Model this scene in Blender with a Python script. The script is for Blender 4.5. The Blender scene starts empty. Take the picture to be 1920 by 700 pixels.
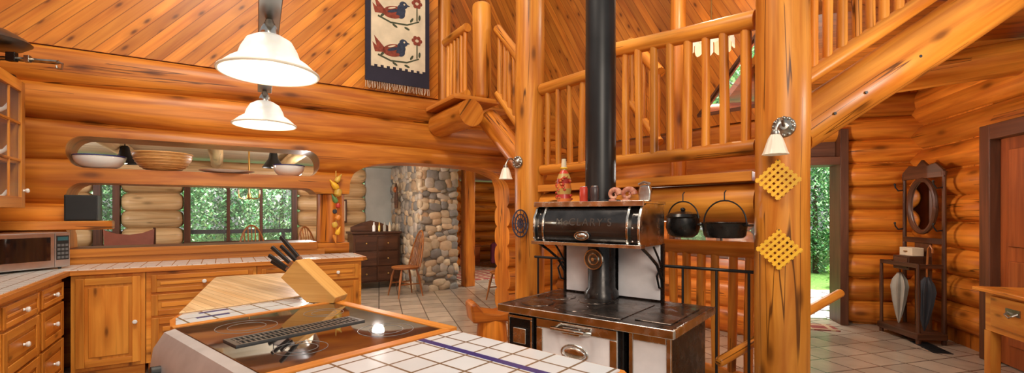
import bpy, bmesh, math, random
from mathutils import Vector, Matrix
random.seed(7)
S = bpy.context.scene
COL = S.collection
PI = math.pi
F = 870.0; CX = 960.0; HY = 400.0; H = 1.38

def P(px, py, z):
    Y = F*(H-z)/(py-HY)
    return Vector(((px-CX)/F*Y, Y, z))
def Q(px, py, Y):
    return Vector(((px-CX)/F*Y, Y, H+(HY-py)*Y/F))
def rot2(x, y, a):
    return (x*math.cos(a)-y*math.sin(a), x*math.sin(a)+y*math.cos(a))

# ------------------------------------------------------------------ mesh builder
class MB:
    def __init__(s):
        s.bm = bmesh.new(); s.uv = s.bm.loops.layers.uv.new('UVMap'); s.mi = 0
    def face(s, vs, uvs=None):
        try:
            f = s.bm.faces.new(vs)
        except ValueError:
            return None
        f.material_index = s.mi
        if uvs:
            for l, u in zip(f.loops, uvs): l[s.uv].uv = u
        return f
    def box(s, c, size, rz=0, M=None):
        c = Vector(c); hx, hy, hz = size[0]/2, size[1]/2, size[2]/2
        R = M if M is not None else Matrix.Rotation(rz, 3, 'Z')
        loc = [(x, y, z) for x in (-hx, hx) for y in (-hy, hy) for z in (-hz, hz)]
        v = [s.bm.verts.new(c + R @ Vector(p)) for p in loc]
        L = max(range(3), key=lambda i: size[i])
        uo, vo = random.random()*9, random.random()*9
        for idx, ax in (((0,1,3,2),0), ((4,6,7,5),0), ((0,4,5,1),1), ((2,3,7,6),1), ((0,2,6,4),2), ((1,5,7,3),2)):
            a = [i for i in range(3) if i != ax]
            if L in a:
                a = [L] + [i for i in a if i != L]
            s.face([v[i] for i in idx], [(loc[i][a[0]]+uo, loc[i][a[1]]+vo) for i in idx])
        return s
    def bx(s, x0, x1, y0, y1, z0, z1):
        return s.box(((x0+x1)/2, (y0+y1)/2, (z0+z1)/2), (abs(x1-x0), abs(y1-y0), abs(z1-z0)))
    def cyl(s, p0, p1, r0, r1=None, seg=16, rings=1, wob=0, cap=True, rnd=0):
        p0, p1 = Vector(p0), Vector(p1); r1 = r0 if r1 is None else r1
        d = p1-p0; L = d.length; d.normalize(); a = d.orthogonal().normalized(); b = d.cross(a)
        uo, vo, ph = random.random()*9, random.random()*9, random.random()*6
        ts = [(i/rings, 1.0) for i in range(rings+1)]
        if rnd:
            k = min(rnd/L, .4)
            ts = [(0, .55), (k*.15, .78), (k*.5, .94), (k, 1)] + [(k+(1-2*k)*i/rings, 1.0) for i in range(1, rings)] + [(1-k, 1), (1-k*.5, .94), (1-k*.15, .78), (1, .55)]
        R = []
        for t, m in ts:
            r = (r0+(r1-r0)*t)*m; c = p0+d*(L*t)
            if wob:
                c = c + a*(wob*r0*math.sin(3*t*L+ph)) + b*(wob*r0*math.cos(2.3*t*L+ph*2))
                r *= 1+wob*.6*math.sin(5*t*L+ph*3)
            R.append((t, [s.bm.verts.new(c+(a*math.cos(2*PI*j/seg)+b*math.sin(2*PI*j/seg))*r) for j in range(seg)]))
        for i in range(len(R)-1):
            t0, A = R[i]; t1, B = R[i+1]
            for j in range(seg):
                k = (j+1) % seg; w0 = j/seg*2*PI*r0+vo; w1 = (j+1)/seg*2*PI*r0+vo
                s.face([A[j], A[k], B[k], B[j]], [(t0*L+uo, w0), (t0*L+uo, w1), (t1*L+uo, w1), (t1*L+uo, w0)])
        if cap:
            for vs, rr in ((R[0][1][::-1], r0), (R[-1][1], r1)):
                s.face(vs, [(math.cos(2*PI*j/seg)*rr*.3+uo, math.sin(2*PI*j/seg)*rr+vo) for j in range(seg)])
        return s
    def tube(s, pts, r, seg=8, closed=False):
        pts = [Vector(p) for p in pts]; n = len(pts)
        rs = r if isinstance(r, (list, tuple)) else [r]*n
        nrm = None; R = []; acc = 0; uo = random.random()*9
        for i in range(n):
            if closed: t = pts[(i+1) % n]-pts[i-1]
            else: t = pts[min(i+1, n-1)]-pts[max(i-1, 0)]
            t.normalize()
            if nrm is None: nrm = t.orthogonal().normalized()
            else:
                nrm = nrm - t*nrm.dot(t)
                nrm = nrm.normalized() if nrm.length > 1e-6 else t.orthogonal().normalized()
            b = t.cross(nrm)
            if i: acc += (pts[i]-pts[i-1]).length
            R.append((acc, [s.bm.verts.new(pts[i]+(nrm*math.cos(2*PI*j/seg)+b*math.sin(2*PI*j/seg))*rs[i]) for j in range(seg)]))
        for i in range(n if closed else n-1):
            a0, A = R[i]; a1, B = R[(i+1) % n]
            for j in range(seg):
                k = (j+1) % seg
                s.face([A[j], A[k], B[k], B[j]], [(a0+uo, j*.02), (a0+uo, j*.02+.02), (a1+uo, j*.02+.02), (a1+uo, j*.02)])
        if not closed:
            s.face(R[0][1][::-1]); s.face(R[-1][1])
        return s
    def lathe(s, prof, c=(0,0,0), seg=24, M=None):
        M = M if M is not None else Matrix.Identity(3); c = Vector(c); R = []
        for r, z in prof:
            if r < 1e-5: R.append([s.bm.verts.new(c+M @ Vector((0,0,z)))])
            else: R.append([s.bm.verts.new(c+M @ Vector((r*math.cos(2*PI*j/seg), r*math.sin(2*PI*j/seg), z))) for j in range(seg)])
        uo = random.random()*9
        for i in range(len(R)-1):
            A, B = R[i], R[i+1]; z0, z1 = prof[i][1], prof[i+1][1]
            for j in range(seg):
                k = (j+1) % seg
                if len(A) == 1 and len(B) == 1: continue
                if len(A) == 1: s.face([A[0], B[k], B[j]], [(0, 0)]*3)
                elif len(B) == 1: s.face([A[j], A[k], B[0]], [(0, 0)]*3)
                else: s.face([A[j], A[k], B[k], B[j]], [(j*.05+uo, z0), (j*.05+.05+uo, z0), (j*.05+.05+uo, z1), (j*.05+uo, z1)])
        return s
    def prism(s, pts, a0, a1, plane='xy', M=None, c=(0,0,0)):
        def mk(p, a):
            q = {'xy': (p[0], p[1], a), 'xz': (p[0], a, p[1]), 'yz': (a, p[0], p[1])}[plane]
            q = Vector(q)
            if M is not None: q = M @ q
            return s.bm.verts.new(q+Vector(c))
        A = [mk(p, a0) for p in pts]; B = [mk(p, a1) for p in pts]; n = len(pts)
        s.face(A[::-1], [tuple(p) for p in pts[::-1]]); s.face(B, [tuple(p) for p in pts])
        acc = 0
        for i in range(n):
            k = (i+1) % n; l = math.dist(pts[i], pts[k])
            s.face([A[i], A[k], B[k], B[i]], [(acc, a0), (acc+l, a0), (acc+l, a1), (acc, a1)]); acc += l
        return s
    def ball(s, c, r, sc=(1,1,1), sub=2, M=None):
        m = Matrix.Translation(Vector(c)) @ (M.to_4x4() if M is not None else Matrix.Identity(4)) @ Matrix.Diagonal((sc[0]*r, sc[1]*r, sc[2]*r, 1))
        ret = bmesh.ops.create_icosphere(s.bm, subdivisions=sub, radius=1, matrix=m)
        fs = {f for v in ret['verts'] for f in v.link_faces}
        for f in fs: f.material_index = s.mi
        return s
    def build(s, name, mat, parent=None, loc=None, rz=0, bevel=0, ang=40):
        bmesh.ops.recalc_face_normals(s.bm, faces=s.bm.faces)
        me = bpy.data.meshes.new(name); s.bm.to_mesh(me); s.bm.free()
        for m in (mat if isinstance(mat, (list, tuple)) else [mat]): me.materials.append(m)
        me.shade_smooth()
        try: me.set_sharp_from_angle(angle=math.radians(ang))
        except Exception: pass
        o = bpy.data.objects.new(name, me); COL.objects.link(o)
        if parent is not None: o.parent = parent
        if loc is not None: o.location = loc
        o.rotation_euler = (0, 0, rz)
        if bevel:
            b = o.modifiers.new('bevel', 'BEVEL'); b.width = bevel; b.segments = 2; b.limit_method = 'ANGLE'; b.angle_limit = math.radians(50); b.harden_normals = True
        return o

def tag(o, label, cat, group=None, kind=None):
    o['label'] = label; o['category'] = cat
    if group: o['group'] = group
    if kind: o['kind'] = kind
    return o
def struct(o, label, cat):
    o['kind'] = 'structure'; o['label'] = label; o['category'] = cat; return o
def thing(name, label, cat, loc=(0,0,0), rz=0, group=None):
    o = bpy.data.objects.new(name, None); COL.objects.link(o); o.empty_display_size = .1
    o.location = loc; o.rotation_euler = (0, 0, rz)
    return tag(o, label, cat, group)
def dup(o, label=None, loc=None, rz=None, parent=None):
    c = o.copy(); COL.objects.link(c)
    if parent is not None: c.parent = parent
    if label: c['label'] = label
    if loc is not None: c.location = loc
    if rz is not None: c.rotation_euler = (0, 0, rz)
    for ch in list(o.children): dup(ch, parent=c)
    return c
def cut(o, cutters):
    obs = []
    for cmb in cutters:
        co = cmb.build('cutter', o.data.materials[0]); co.location = o.location; co.rotation_euler = o.rotation_euler
        m = o.modifiers.new('cut', 'BOOLEAN'); m.operation = 'DIFFERENCE'; m.object = co; m.solver = 'EXACT'; obs.append(co)
    bpy.context.view_layer.update()
    dg = bpy.context.evaluated_depsgraph_get()
    me = bpy.data.meshes.new_from_object(o.evaluated_get(dg)); o.modifiers.clear(); o.data = me
    me.shade_smooth()
    try: me.set_sharp_from_angle(angle=math.radians(40))
    except Exception: pass
    for c in obs: bpy.data.objects.remove(c, do_unlink=True)

# ------------------------------------------------------------------ materials
def newmat(name):
    m = bpy.data.materials.new(name); m.use_nodes = True
    return m, m.node_tree, m.node_tree.nodes['Principled BSDF']
def nm(nt, op, a, b=None, c=None):
    n = nt.nodes.new('ShaderNodeMath'); n.operation = op
    for i, v in enumerate((a, b, c)):
        if v is None: continue
        if isinstance(v, (int, float)): n.inputs[i].default_value = v
        else: nt.links.new(v, n.inputs[i])
    return n.outputs[0]
def col4(c): return (c[0], c[1], c[2], 1)
def mix(nt, f, a, b, mode='MIX'):
    n = nt.nodes.new('ShaderNodeMix'); n.data_type = 'RGBA'; n.blend_type = mode
    for i, v in ((0, f), (6, a), (7, b)):
        if isinstance(v, (int, float)): n.inputs[i].default_value = v
        elif isinstance(v, (tuple, list)): n.inputs[i].default_value = col4(v)
        else: nt.links.new(v, n.inputs[i])
    return n.outputs[2]
def mapping(nt, vec, sc=(1,1,1), rot=0, loc=(0,0,0)):
    n = nt.nodes.new('ShaderNodeMapping'); n.inputs['Scale'].default_value = sc; n.inputs['Rotation'].default_value = (0,0,rot); n.inputs['Location'].default_value = loc
    nt.links.new(vec, n.inputs['Vector']); return n.outputs[0]
def noise(nt, vec, scale=1, detail=3, dist=0):
    n = nt.nodes.new('ShaderNodeTexNoise'); n.inputs['Scale'].default_value = scale; n.inputs['Detail'].default_value = detail; n.inputs['Distortion'].default_value = dist
    if vec is not None: nt.links.new(vec, n.inputs['Vector'])
    return n.outputs[0]
def mrange(nt, v, a, b, c=0, d=1):
    n = nt.nodes.new('ShaderNodeMapRange'); n.inputs[1].default_value = a; n.inputs[2].default_value = b; n.inputs[3].default_value = c; n.inputs[4].default_value = d
    nt.links.new(v, n.inputs[0]); return n.outputs[0]
def tc(nt, which): return nt.nodes.new('ShaderNodeTexCoord').outputs[which]
def bump(nt, b, h, strength=.2, dist=.01):
    n = nt.nodes.new('ShaderNodeBump'); n.inputs['Strength'].default_value = strength; n.inputs['Distance'].default_value = dist
    nt.links.new(h, n.inputs['Height']); nt.links.new(n.outputs[0], b.inputs['Normal'])
def island(nt): return nt.nodes.new('ShaderNodeNewGeometry').outputs['Random Per Island']
def gray(nt, v):
    cc = nt.nodes.new('ShaderNodeCombineXYZ')
    for i in range(3): nt.links.new(v, cc.inputs[i])
    return cc.outputs[0]

def wood(name, cl, cd, sx=1.2, sy=14, knot=.8, rough=.36, plank=0, ang=0, crack=0, bmp=.14, kx=1.2, ky=3.2, var=.22, streak=.38, blotch=.26):
    m, nt, b = newmat(name); v = tc(nt, 'UV')
    if ang: v = mapping(nt, v, rot=ang)
    groove = None
    if plank:
        sp = nt.nodes.new('ShaderNodeSeparateXYZ'); nt.links.new(v, sp.inputs[0])
        yy = nm(nt, 'DIVIDE', sp.outputs[1], plank); k = nm(nt, 'FLOOR', yy); fr = nm(nt, 'FRACT', yy)
        wn = nt.nodes.new('ShaderNodeTexWhiteNoise'); wn.noise_dimensions = '1D'; nt.links.new(k, wn.inputs['W'])
        groove = nm(nt, 'LESS_THAN', fr, .07)
        cb = nt.nodes.new('ShaderNodeCombineXYZ'); nt.links.new(nm(nt, 'MULTIPLY_ADD', wn.outputs[0], 9.0, sp.outputs[0]), cb.inputs[0]); nt.links.new(sp.outputs[1], cb.inputs[1])
        v = cb.outputs[0]; rnd = wn.outputs[0]
    else: rnd = island(nt)
    g = noise(nt, mapping(nt, v, (sx, sy, 1)), 1, 6, .9)
    big = noise(nt, mapping(nt, v, (.7, 2.2, 1)), 1, 2)
    f = mrange(nt, nm(nt, 'ADD', nm(nt, 'MULTIPLY', g, .65), nm(nt, 'MULTIPLY', big, .35)), .38, .63)
    c = mix(nt, f, cd, cl)
    dk = tuple(x*.3 for x in cd)
    if streak:
        st = noise(nt, mapping(nt, v, (.5*sx, 2.0*sy, 1), loc=(2, 7, 0)), 1, 3, .4)
        c = mix(nt, mrange(nt, st, .52, .72, 0, streak), c, tuple(x*.55 for x in cd))
    vv = nm(nt, 'MULTIPLY', mrange(nt, rnd, 0, 1, 1-var, 1+var*.35), mrange(nt, noise(nt, mapping(nt, v, (.55, 1.0, 1), loc=(9, 4, 0)), 1, 2), .3, .7, 1-blotch, 1+blotch*.4))
    c = mix(nt, 1.0, c, gray(nt, vv), 'MULTIPLY')
    if knot:
        vo = nt.nodes.new('ShaderNodeTexVoronoi'); vo.voronoi_dimensions = '2D'; vo.inputs['Scale'].default_value = 1
        nt.links.new(mapping(nt, v, (kx, ky, 1)), vo.inputs['Vector'])
        c = mix(nt, nm(nt, 'MULTIPLY', mrange(nt, vo.outputs['Distance'], .10, .30, .45, 0), knot), c, tuple(x*.6 for x in cd))
        c = mix(nt, nm(nt, 'MULTIPLY', mrange(nt, vo.outputs['Distance'], .03, .10, 1, 0), knot), c, dk)
    if crack:
        n2 = noise(nt, mapping(nt, v, (.22, 7, 1)), 1, 3, .15)
        line = mrange(nt, nm(nt, 'ABSOLUTE', nm(nt, 'SUBTRACT', n2, .5)), .003, .010, 1, 0)
        msk = nm(nt, 'GREATER_THAN', noise(nt, mapping(nt, v, (.6, 2.5, 1), loc=(3, 5, 0)), 1, 1), .54)
        c = mix(nt, nm(nt, 'MULTIPLY', nm(nt, 'MULTIPLY', line, msk), crack), c, tuple(x*.2 for x in cd))
    if groove is not None: c = mix(nt, nm(nt, 'MULTIPLY', groove, .75), c, dk)
    nt.links.new(c, b.inputs['Base Color']); b.inputs['Roughness'].default_value = rough; b.inputs['Specular IOR Level'].default_value = .32
    hgt = g if groove is None else nm(nt, 'SUBTRACT', nm(nt, 'MULTIPLY', g, .3), groove)
    bump(nt, b, hgt, bmp, .012)
    return m
def plain(name, c, rough=.5, metal=0, var=.06, sc=8, coat=0, emit=None, es=0, trans=0, alpha=1, rvar=0):
    m, nt, b = newmat(name)
    n = noise(nt, tc(nt, 'Object'), sc, 4)
    c2 = tuple(min(1, x*(1+var*2)) for x in c); c1 = tuple(x*(1-var*2) for x in c)
    nt.links.new(mix(nt, mrange(nt, n, .3, .7), c1, c2), b.inputs['Base Color'])
    b.inputs['Roughness'].default_value = rough; b.inputs['Metallic'].default_value = metal
    if rvar: nt.links.new(mrange(nt, noise(nt, tc(nt, 'Object'), sc*2, 4), .3, .7, max(.03, rough-rvar), rough+rvar), b.inputs['Roughness'])
    b.inputs['Coat Weight'].default_value = coat
    if emit: b.inputs['Emission Color'].default_value = col4(emit); b.inputs['Emission Strength'].default_value = es
    if trans: b.inputs['Transmission Weight'].default_value = trans
    b.inputs['Alpha'].default_value = alpha
    return m
def tiles(name, c, grout, size, mortar=.03, rough=.3, var=.12, off=(0,0), rot=0, coord='UV', bs=.4):
    m, nt, b = newmat(name)
    v = mapping(nt, tc(nt, coord), (1/size, 1/size, 1), rot=rot, loc=(off[0], off[1], 0))
    br = nt.nodes.new('ShaderNodeTexBrick'); br.offset = 0; br.squash = 1
    br.inputs['Scale'].default_value = 1; br.inputs['Brick Width'].default_value = 1; br.inputs['Row Height'].default_value = 1
    br.inputs['Mortar Size'].default_value = mortar; br.inputs['Mortar Smooth'].default_value = .1
    br.inputs['Color1'].default_value = col4(tuple(x*(1-var) for x in c)); br.inputs['Color2'].default_value = col4(tuple(x*(1+var) for x in c)); br.inputs['Mortar'].default_value = col4(grout)
    nt.links.new(v, br.inputs['Vector'])
    n = noise(nt, mapping(nt, tc(nt, coord), (3, 3, 3)), 2, 4)
    c1 = mix(nt, 1.0, br.outputs[0], mix(nt, n, (1-var*2,)*3, (1+var,)*3), 'MULTIPLY')
    nt.links.new(c1, b.inputs['Base Color']); b.inputs['Roughness'].default_value = rough
    bump(nt, b, nm(nt, 'SUBTRACT', 1.0, br.outputs['Fac']), bs, .004)
    return m
def islandmat(name, cols, rough=.6, bmp=0, es=0):
    m, nt, b = newmat(name); r = nt.nodes.new('ShaderNodeValToRGB'); r.color_ramp.interpolation = 'CONSTANT'
    el = r.color_ramp.elements
    while len(el) < len(cols): el.new(.5)
    for i, c in enumerate(cols): el[i].position = i/len(cols); el[i].color = col4(c)
    nt.links.new(island(nt), r.inputs[0])
    n = noise(nt, tc(nt, 'Object'), 14, 4)
    c = mix(nt, .5, r.outputs[0], mix(nt, n, (.4,)*3, (1.4,)*3), 'MULTIPLY')
    nt.links.new(c, b.inputs['Base Color'])
    if es: nt.links.new(c, b.inputs['Emission Color']); b.inputs['Emission Strength'].default_value = es
    b.inputs['Roughness'].default_value = rough
    if bmp: bump(nt, b, n, bmp, .02)
    return m

LOG = wood('log_wood', (.79,.272,.030), (.46,.112,.0095), crack=.9, knot=.85, kx=.9, ky=2.6)
LOGL = wood('pale_log', (.83,.33,.044), (.54,.155,.015), crack=.95, knot=.9, kx=1.1, ky=3.2)
LOGP = wood('daylit_dining_log', (.86,.60,.33), (.64,.37,.155), crack=.7, knot=.6, kx=1.1, ky=3)  # paler copy of the log wood, daylight put into the colour
LOGR = wood('amber_log', (.69,.222,.026), (.40,.09,.0085), crack=.9, knot=.75, kx=.9, ky=2.6)
PINE = wood('pine_plank', (.77,.27,.031), (.57,.155,.014), plank=.095, ang=math.radians(-48), knot=1, kx=1.9, ky=5.2, sx=1.0, sy=16, var=.2, streak=.28)
PINEV = wood('vertical_plank', (.74,.25,.029), (.52,.134,.012), plank=.095, ang=math.radians(60), knot=1, kx=1.9, ky=5.2, sx=1.0, sy=16, var=.22, streak=.28)
CEIL = wood('ceiling_plank', (.88,.80,.66), (.80,.66,.48), plank=.14, knot=.4, var=.12, streak=.15, blotch=.1)
SOFF = wood('soffit_plank', (.69,.23,.028), (.48,.13,.012), plank=.14, ang=math.radians(20), knot=.8, var=.25)
CAB = wood('cabinet_pine', (.82,.34,.050), (.60,.18,.018), knot=.9, kx=1.8, ky=6, rough=.33)
EDGE = wood('edge_oak', (.72,.265,.040), (.48,.142,.017), knot=0, sy=30, rough=.35)
BUTCH = wood('butcher_maple', (.74,.50,.27), (.58,.34,.15), plank=.04, knot=0, sy=20, rough=.38, var=.18, streak=.2, blotch=.1)
BLOCK = wood('block_beech', (.76,.43,.14), (.60,.30,.08), knot=0, sy=25, streak=.3, blotch=.1)
DARK = wood('dark_walnut', (.12,.045,.02), (.05,.018,.009), knot=0, rough=.35)
CHAIRW = wood('chair_oak', (.42,.14,.03), (.24,.07,.015), knot=0, rough=.35)
TRIMD = wood('dark_trim', (.17,.06,.026), (.09,.03,.013), knot=0, rough=.45)
DOORR = wood('red_door', (.44,.115,.026), (.27,.062,.014), knot=0, rough=.4)
BOWLW = wood('bowl_wood', (.80,.43,.15), (.62,.28,.075), knot=0, rough=.4, sx=8, sy=40, streak=.3)
WTILE = tiles('white_tile', (.60,.61,.63), (.18,.12,.075), .108, .042, .13, .06)
CTILE = tiles('counter_tile', (.76,.74,.70), (.34,.22,.13), .108, .04, .2, .05)
FTILE = tiles('floor_tile', (.42,.33,.245), (.125,.092,.068), .31, .024, .18, .18, coord='Object', rot=math.radians(-16), bs=.35)
IRON = plain('cast_iron', (.026,.023,.022), .28, .7, .15, 10, rvar=.1)
TOPIRON = plain('seasoned_iron', (.12,.092,.078), .26, .85, .3, 6, rvar=.14)
GLOSSB = plain('dull_black_steel', (.042,.037,.035), .2, .75, .25, 6, coat=.4, rvar=.08)
BLACK = plain('black_metal', (.015,.015,.016), .45, .3)
PIPE = plain('stove_pipe_black', (.022,.020,.020), .36, .5, .15, 4)
NICK = plain('nickel', (.60,.56,.51), .22, 1, .16, 9, rvar=.1)
STEEL = plain('stainless', (.62,.62,.62), .28, 1)
RSTEEL = plain('satin_steel', (.55,.55,.56), .5, .75)
DSTEEL = plain('dark_steel', (.16,.155,.15), .35, 1)
MSTEEL = plain('brushed_steel', (.36,.35,.34), .3, 1)
ENAM = plain('white_enamel', (.72,.70,.72), .2, 0, .08, 5, coat=.4)
BGLASS = plain('black_glass', (.006,.006,.007), .03, 0, coat=1)
WHITE = plain('white_ceramic', (.82,.81,.78), .2, 0, .02, coat=.3)
BLUE = plain('blue_glaze', (.02,.03,.16), .2)
RED = plain('red_paint', (.50,.04,.02), .35)
YEL = plain('yellow_paint', (.86,.46,.02), .45)
GOURD = plain('gourd_yellow', (.78,.45,.06), .4, 0, .2)
ORNG = plain('orange_paint', (.75,.25,.03), .4, 0, .15)
GRN = plain('green_paint', (.10,.20,.05), .4, 0, .2)
CREAM = plain('cream_cloth', (.64,.52,.36), .9)
NAVY = plain('navy_cloth', (.02,.016,.03), .9)
REDC = plain('rust_cloth', (.22,.04,.02), .9, 0, .15, 30)
BLUC = plain('slate_cloth', (.028,.034,.06), .9, 0, .15, 30)
GRNC = plain('olive_cloth', (.055,.06,.03), .9)
GREY = plain('grey_wall', (.46,.45,.40), .8, sc=3)
RUBB = plain('black_plastic', (.012,.012,.012), .5)
SHADE = plain('lit_glass', (.76,.73,.66), .3, 0, .08, sc=22, emit=(1,.92,.80), es=.40)
BULB = plain('lit_bulb', (1,.95,.85), .3, emit=(1,.9,.75), es=2.2)
FROST = plain('frosted_glass', (.74,.64,.52), .35, 0, .05, emit=(1,.8,.55), es=.12)
AMBG = islandmat('amber_glass', [(.90,.78,.54), (.82,.66,.40), (.94,.85,.66)], .4, es=.75)
MIRR = plain('mirror', (.8,.8,.8), .03, 1)
GLASS = plain('pane_glass', (.9,.95,.95), .02, 0, alpha=.05)
BRASS = plain('brass', (.6,.38,.12), .3, 1)
PEWT = plain('pewter', (.35,.32,.28), .3, 1, .15, 20)
WINE = plain('wine_velvet', (.10,.01,.03), .9)
GCLOTH = plain('grey_cloth', (.38,.34,.28), .8)
NAVC = plain('dark_umbrella', (.03,.032,.04), .7)
LEATH = plain('leather', (.25,.07,.04), .5)
STONE = islandmat('field_stone', [(.46,.34,.22), (.28,.23,.18), (.58,.45,.30), (.40,.26,.15), (.20,.18,.16), (.52,.36,.22), (.42,.35,.28)], .75, .6)
MORT = plain('mortar', (.19,.155,.12), .9)
LEAF = islandmat('leaf_green', [(.20,.48,.08), (.30,.60,.12), (.48,.76,.20), (.22,.52,.14), (.62,.84,.36), (.12,.32,.06)], .6)
LEAFD = islandmat('fir_green', [(.10,.32,.12), (.18,.46,.18), (.30,.58,.26), (.44,.68,.36), (.07,.23,.10), (.58,.76,.48)], .6)
GRASS = plain('lawn', (.22,.42,.09), .9, sc=30, var=.25)
FLAG = islandmat('flagstone', [(.46,.44,.43), (.36,.35,.35), (.55,.52,.50)], .8, .3)
RUGM = tiles('rug_weave', (.28,.05,.035), (.42,.28,.16), .22, .12, .95, .3)
BARK = plain('trunk', (.10,.06,.04), .9)

# ------------------------------------------------------------------ frames
WA = math.radians(32)
U = Vector((math.cos(WA), math.sin(WA), 0)); Nn = Vector((-math.sin(WA), math.cos(WA), 0))
C0 = Vector((-3.50, 3.67, 0)); W0 = C0 + Nn*.62
def WF(t, d, z=0): return W0 + U*t + Nn*d + Vector((0, 0, z))
PL = Vector((.177, 4.66, 0)); PR = Vector((1.652, 2.84, 0))
LA = math.atan2(PR.y-PL.y, PR.x-PL.x); LX = Vector((math.cos(LA), math.sin(LA), 0)); LY = Vector((-math.sin(LA), math.cos(LA), 0))
def LF(x, y, z=0): return PL + LX*x + LY*y + Vector((0, 0, z))
LL = (PR-PL).length
KC = Vector((4.825, 5.56, 0)); EA = math.radians(-16); RA = math.radians(-106)

def logprof(seams, y0, y1, bul, x=0, n=9):
    top = seams[-1]
    w = lambda z: z + (.014*math.sin(1.9*x+7*z) if .01 < z < top-.01 else 0)
    ss = [w(z) for z in seams]
    p = []
    for i_, (a, b) in enumerate(zip(ss, ss[1:])):
        bb = bul*(1+.18*math.sin(1.3*x+i_*2.1))
        for i in range(n):
            s = i/n; p.append((y0-bb*math.sqrt(max(0, 1-(2*s-1)**2)), a+(b-a)*s))
    p.append((y0, ss[-1])); p.append((y1, ss[-1]))
    for a, b in reversed(list(zip(ss, ss[1:]))):
        for i in range(1, n+1):
            s = 1-i/n; p.append((y1+bul*math.sqrt(max(0, 1-(2*s-1)**2)), a+(b-a)*s))
    return p
def extrude_logs(seams, x0, x1, y0, y1, bul, nx=1):
    m = MB(); pr = logprof(seams, y0, y1, bul); n = len(pr); R = []
    acc = [0]
    for i in range(n): acc.append(acc[-1]+math.dist(pr[i], pr[(i+1) % n]))
    for k in range(nx+1):
        x = x0+(x1-x0)*k/nx
        R.append((x, [m.bm.verts.new((x, y, z)) for y, z in logprof(seams, y0, y1, bul, x)]))
    for k in range(nx):
        xa, A = R[k]; xb, B = R[k+1]
        for i in range(n):
            j = (i+1) % n
            m.face([A[i], A[j], B[j], B[i]], [(xa, acc[i]), (xa, acc[i+1]), (xb, acc[i+1]), (xb, acc[i])])
    m.face(R[0][1][::-1], [(y, z) for y, z in pr[::-1]]); m.face(R[-1][1], [(y, z) for y, z in pr])
    return m
def roundrect(x0, x1, z0, z1, rb, rt, n=8):
    p = []
    for cx, cz, r, a0 in ((x1-rb, z0+rb, rb, -90), (x1-rt, z1-rt, rt, 0), (x0+rt, z1-rt, rt, 90), (x0+rb, z0+rb, rb, 180)):
        for i in range(n+1):
            a = math.radians(a0+90*i/n); p.append((cx+r*math.cos(a), cz+r*math.sin(a)))
    return p

# ------------------------------------------------------------------ SETTING
m = MB(); m.prism([(-6, -2), (7.5, -2), (5.4, 5.6), (2.9, 6.4), (2.3, 7.5), (3.5, 14), (-3, 17), (-12, 9)], -.1, 0)
struct(m.build('floor', FTILE), 'beige brown square tiled floor of the log house', 'floor')
m = MB(); m.prism([(-30, -8), (30, -8), (30, 40), (-30, 40)], -.3, -.12)
struct(m.build('ground', GRASS), 'green ground outside the windows and doors', 'ground')

wb = extrude_logs([0, .3, .6, .9, 1.2, 1.47, 1.86, 2.2, 2.54, 2.85], -.75, 5.3, .03, .31, .072, 20).build('wall_back', LOG, loc=W0, rz=WA)
arch = []
a0, a1, zs, zt = 2.27, 4.45, 1.60, 2.01
for i in range(25):
    a = PI*i/24; cx, sn = math.cos(a), math.sin(a)
    ex = lambda q: math.copysign(abs(q)**.62, q)
    arch.append(((a0+a1)/2+(a1-a0)/2*ex(cx), zs+(zt-zs)*ex(sn)))
arch = [(a1, -.2)] + arch + [(a0, -.2)]
cut(wb, [MB().prism(roundrect(-.15, 1.95, 1.79, 2.07, .12, .13), -.4, .8, 'xz'),
         MB().prism(roundrect(-.15, 1.93, 1.04, 1.655, .01, .13), -.4, .8, 'xz'),
         MB().prism([(1.85, 1.041), (2.31, 1.041), (2.31, 1.60), (1.85, 1.60)], -.4, .8, 'xz'),
         MB().prism(arch, -.4, .8, 'xz')])
struct(wb, 'honey log kitchen wall with pass-through openings and arch', 'wall')
m = MB(); m.prism([(-.75, 2.86), (3.40, 2.86), (3.40, 5.2), (-.75, 5.2)], .02, .14, 'xz')
struct(m.build('wall_gable', PINE, loc=W0, rz=WA), 'diagonal pine plank wall above the kitchen logs', 'wall')
wl = extrude_logs([0, .3, .6, .9, 1.2, 1.5, 1.86, 2.2, 2.54, 2.85], -4.5, .62, .05, .3, .055, 8).build('wall_left', LOG, loc=C0-U*.62, rz=WA+PI/2)
struct(wl, 'log wall on the left behind the kitchen counter', 'wall')
m = MB(); m.bx(-.14, 1.92, -.06, .38, 1.042, 1.062)
struct(m.build('trim_1', TRIMD, loc=W0, rz=WA, bevel=.006), 'dark sill board along the bottom of the pass-through', 'sill')
m = MB(); m.bx(-.14, 1.92, -.085, -.06, .985, 1.062)
struct(m.build('trim_2', EDGE, loc=W0, rz=WA, bevel=.005), 'pale wooden front edge of the pass-through sill', 'trim')

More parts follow.
